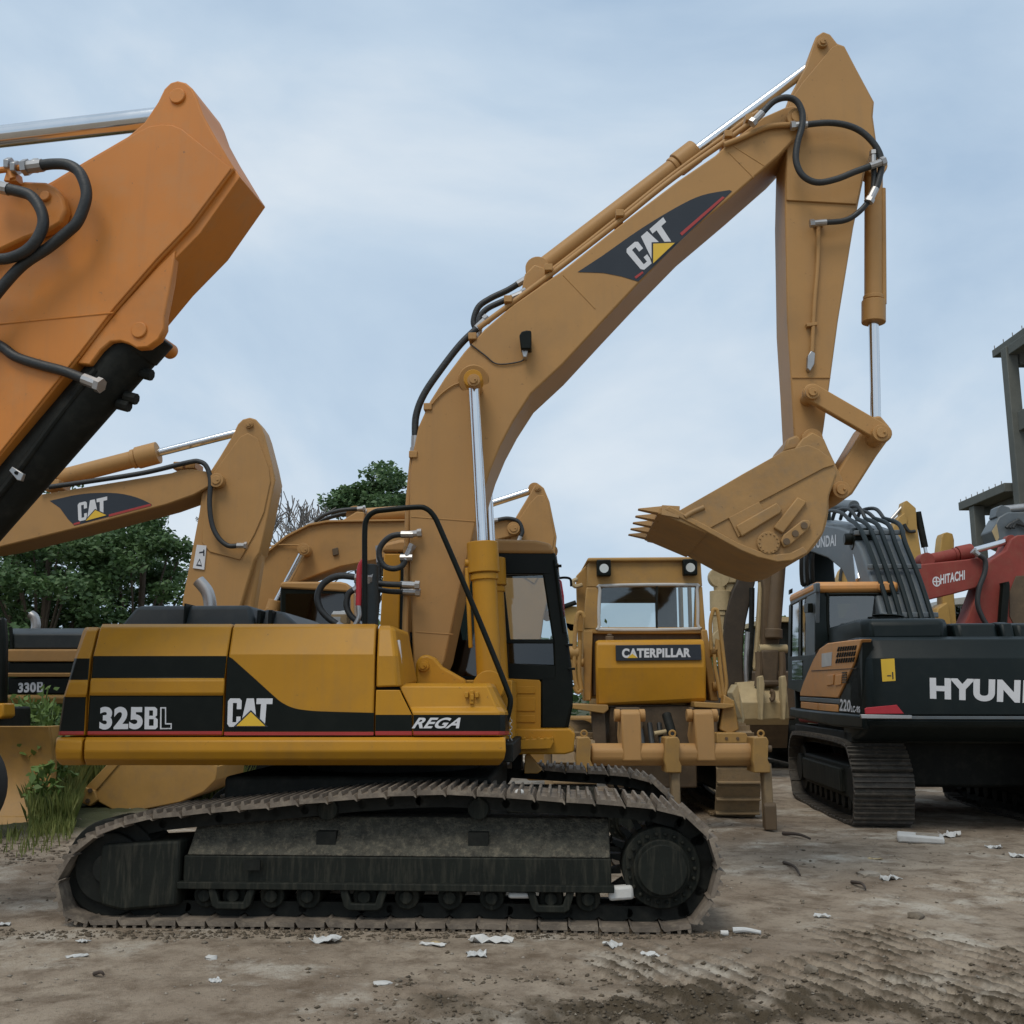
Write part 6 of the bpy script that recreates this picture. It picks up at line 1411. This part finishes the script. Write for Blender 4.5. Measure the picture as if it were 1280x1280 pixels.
sheet('plastic_scrap', 1188, 1046, 22, 8, 'translucent grey scrap behind the white foam tray', 'plastic', 'foam', seed=13, crumple=.6)
sheet('paper_scrap', 1094, 1074, 16, 3, 'yellowish flat scrap left of the white foam tray', 'paper', 'tan', seed=14, crumple=.2)
sheet('paper_scrap', 269, 1227, 14, 9, 'small white scrap alone on the lower left dirt', 'paper', seed=15, crumple=.4)
sheet('paper_scrap', 1272, 1070, 18, 7, 'torn pale scrap at the right edge of the yard', 'paper', seed=16, crumple=.5)
sheet('plastic_scrap', 540, 1182, 30, 4, 'dull pale plastic left of the torn grey sheet', 'plastic', 'foam', seed=17, crumple=.2)
# foam tray, cap, roll
x, y = ground_xy(1151, 1052); sc = y / FPX
o = empty('foam_tray', (x, y, gz_at(x, y)), -.35); tag(o, 'long white foam tray with a hollow, lying before the black excavator', 'foam tray', 'rubbish scattered on the ground')
mb = MB(); w, dp, h = 52 * sc / 2, .16, .085
mb.poly([(-w, -dp, 0), (w, -dp, 0), (w, dp, 0), (-w, dp, 0)], [(-w * 1.02, -dp, h), (w, -dp, h * .8), (w, dp, h * .8), (-w * 1.02, dp, h)]); mb.build('tray_body', 'foam', o, .02)
MB().box(-w * .2, w * .8, -dp * .55, dp * .55, h * .80, h * .99).build('hollow', 'stone', o, .01)
x, y = ground_xy(905, 1169); sc = y / FPX; o = MB().cyl((0, 0, .018), (9 * sc, 0, .018), .018, 14).build('tube_end', 'foam', None, .003); o.location = (x - 4 * sc, y, gz_at(x, y)); tag(o, 'short white plastic tube end right of the near track', 'cap', 'rubbish scattered on the ground')
x, y = ground_xy(932, 1166); sc = y / FPX; o = MB().tube([(-15 * sc, 0, .02), (0, -.01, .024), (16 * sc, -.05, .016)], lambda t: .02 - .008 * t, 8, 4).build('paper_roll', 'paper', None); o.location = (x, y, gz_at(x, y)); tag(o, 'rolled white paper right of the near track beside the tube end', 'paper roll', 'rubbish scattered on the ground')
# foam caught on the near track
for px_, py_, w_, h_, lab in ((776, 1116, 32, 17, 'dirty foam block wedged in the near track beside the final drive'), (650, 1119, 30, 7, 'thin pale strip caught in the near track frame'), (649, 991, 12, 8, 'small white lump lying on top of the near track')):
    p = M.P(px_, py_, YN + .12); g = M.m @ p; s_ = M.mpp(px_, py_, YN)
    o = MB().box(-w_ * s_ / 2, w_ * s_ / 2, -.03, .06, -h_ * s_ / 2, h_ * s_ / 2).build('foam_piece', 'foam', None, .02); o.location = g; o.rotation_euler = (0, random.uniform(-.08, .08), ROT); tag(o, lab, 'foam piece', 'foam caught on the near track')
# sticks and a board
def stick_obj(px0, py0, px1, py1, r, label, name='twig', mat='twig'):
    a, b = ground_xy(px0, py0), ground_xy(px1, py1); za, zb_ = gz_at(*a), gz_at(*b)
    c = ((a[0] + b[0]) / 2, (a[1] + b[1]) / 2, (za + zb_) / 2)
    P_ = [Vector((a[0] - c[0], a[1] - c[1], za - c[2] + r)), Vector((.02, -.03, r + .02)), Vector((b[0] - c[0], b[1] - c[1], zb_ - c[2] + r))]
    o = MB().tube(P_, lambda t: r * (1 - .5 * t), 7, 4).build(name, mat, None); o.location = c; tag(o, label, name.replace('_', ' '))
stick_obj(979, 1045, 1013, 1051, .022, 'dark crooked stick right of the ripper shank')
stick_obj(980, 1080, 1000, 1094, .016, 'short dark stick leaning across the rutted dirt')
stick_obj(1065, 1104, 1082, 1115, .016, 'short stick at the end of the small flat stone slab')
stick_obj(118, 1216, 130, 1219, .012, 'thin dark twig on the lower left dirt')
def rock(name, px, py, w_px, h_px, label, mat, seed, group=None):
    rng = np.random.RandomState(seed); x, y = ground_xy(px, py); sc = y / FPX
    bm = bmesh.new(); bmesh.ops.create_icosphere(bm, subdivisions=2, radius=1)
    for v_ in bm.verts: v_.co *= 1 + rng.uniform(-.28, .2)
    me = bpy.data.meshes.new(name); bm.to_mesh(me); bm.free(); me.materials.append(MATS[mat])
    o = link_mesh(name, me, None); o.scale = (w_px * sc / 2, w_px * sc / 2 * .8, h_px * sc / 2); o.location = (x, y, gz_at(x, y) + h_px * sc * .15); o.rotation_euler = (0, 0, rng.uniform(0, 6)); tag(o, label, 'clod' if 'clod' in name else 'stone', group)
rock('dirt_clod', 1145, 1148, 26, 11, 'dark clod with grass roots on the rutted dirt at the right', 'clod', 1)
rock('dirt_clod', 1014, 1219, 20, 12, 'round dark clod in the cleat prints at the right front', 'clod', 2)
rock('dirt_clod', 934, 1193, 14, 8, 'small dark clod below the rolled white paper', 'clod', 3)
rock('dirt_clod', 780, 1272, 18, 10, 'dark clod at the very bottom of the churned mud', 'clod', 4)
rock('stone', 265, 1197, 20, 6, 'flat pale stone in front of the near track', 'wall_white', 5)
rock('stone', 478, 1233, 24, 5, 'flat chalky stone on the lower middle dirt', 'wall_white', 6)
rock('stone', 1085, 1093, 34, 8, 'flat dirt covered slab left of the crumpled paper', 'stone', 7)
rock('stone', 1177, 1238, 16, 9, 'pale stone at the lower right of the cleat prints', 'stone', 8)
rock('stone', 545, 1180, 16, 5, 'small buff stone beside the dull pale plastic', 'tan', 9)
# loose gravel and clods: too many to count
rg = np.random.RandomState(77); V_, F_ = [], []
oct_v = np.array([[1,0,0],[-1,0,0],[0,1,0],[0,-1,0],[0,0,1],[0,0,-1]], float); oct_f = np.array([[0,2,4],[2,1,4],[1,3,4],[3,0,4],[2,0,5],[1,2,5],[3,1,5],[0,3,5]])
def scatter(name, n, region, smin, smax, mat, label, seed, w=None):
    rg = np.random.RandomState(seed); x = rg.uniform(region[0], region[1], n); y = rg.uniform(region[2], region[3], n)
    if w is not None: k = rg.rand(n) < w(x, y); x, y = x[k], y[k]
    k = ~((np.abs(x + .9) < 2.5) & (y > 7.25) & (y < 10.6)); x, y = x[k], y[k]; n = len(x)
    z = ground_height(x, y)[0]; s_ = rg.uniform(0, 1, n) ** 2.5 * (smax - smin) + smin
    v = oct_v[None] * (1 + rg.uniform(-.35, .35, (n, 6, 3))) ; an = rg.uniform(0, 6.28, n); c, s2_ = np.cos(an)[:, None], np.sin(an)[:, None]
    v = v + rg.uniform(-.3, .3, (n, 6, 3)); vx = v[..., 0] * c - v[..., 1] * s2_; vy = v[..., 0] * s2_ + v[..., 1] * c
    v = np.stack([vx * s_[:, None], vy * s_[:, None] * .8, v[..., 2] * s_[:, None] * .6], -1) + np.stack([x, y, z + s_ * .2], 1)[:, None]
    f = (oct_f[None] + np.arange(n)[:, None, None] * 6).reshape(-1, 3); v = v.reshape(-1, 3)
    me = bpy.data.meshes.new(name); me.vertices.add(len(v)); me.vertices.foreach_set('co', v.ravel()); me.loops.add(f.size); me.loops.foreach_set('vertex_index', f.ravel().astype(np.int32)); me.polygons.add(len(f))
    me.polygons.foreach_set('loop_start', np.arange(0, f.size, 3).astype(np.int32)); me.polygons.foreach_set('loop_total', np.full(len(f), 3, np.int32)); me.update(calc_edges=True); me.materials.append(MATS[mat])
    o = bpy.data.objects.new(name, me); COL.objects.link(o); tag(o, label, name, None, 'stuff')
scatter('gravel', 4500, (-5, 7, 4.6, 14), .003, .015, 'stone', 'small grey gravel scattered over the yard dirt', 5)
scatter('mud_clods', 22000, (-1.2, 4.8, 4.7, 7.2), .003, .020, 'mud', 'loose dark clods in the churned mud', 6, lambda x, y: np.clip(ground_height(x, y)[1] * .9 + ground_height(x, y)[2] * .22, 0, 1))
scatter('crumbs', 1600, (-7, 7, 4.8, 13), .003, .022, 'clod', 'dark crumbs of earth lying about the yard', 7)
scatter('track_crumbs', 1500, (-3.5, 1.7, 6.98, 7.24), .004, .022, 'mud', 'crumbs of mud pressed out along the near track', 9)
scatter('bank_clods', 1500, (-8, -3.6, 9.8, 11.6), .005, .032, 'clod', 'clods and leaves at the foot of the grassy bank', 8)
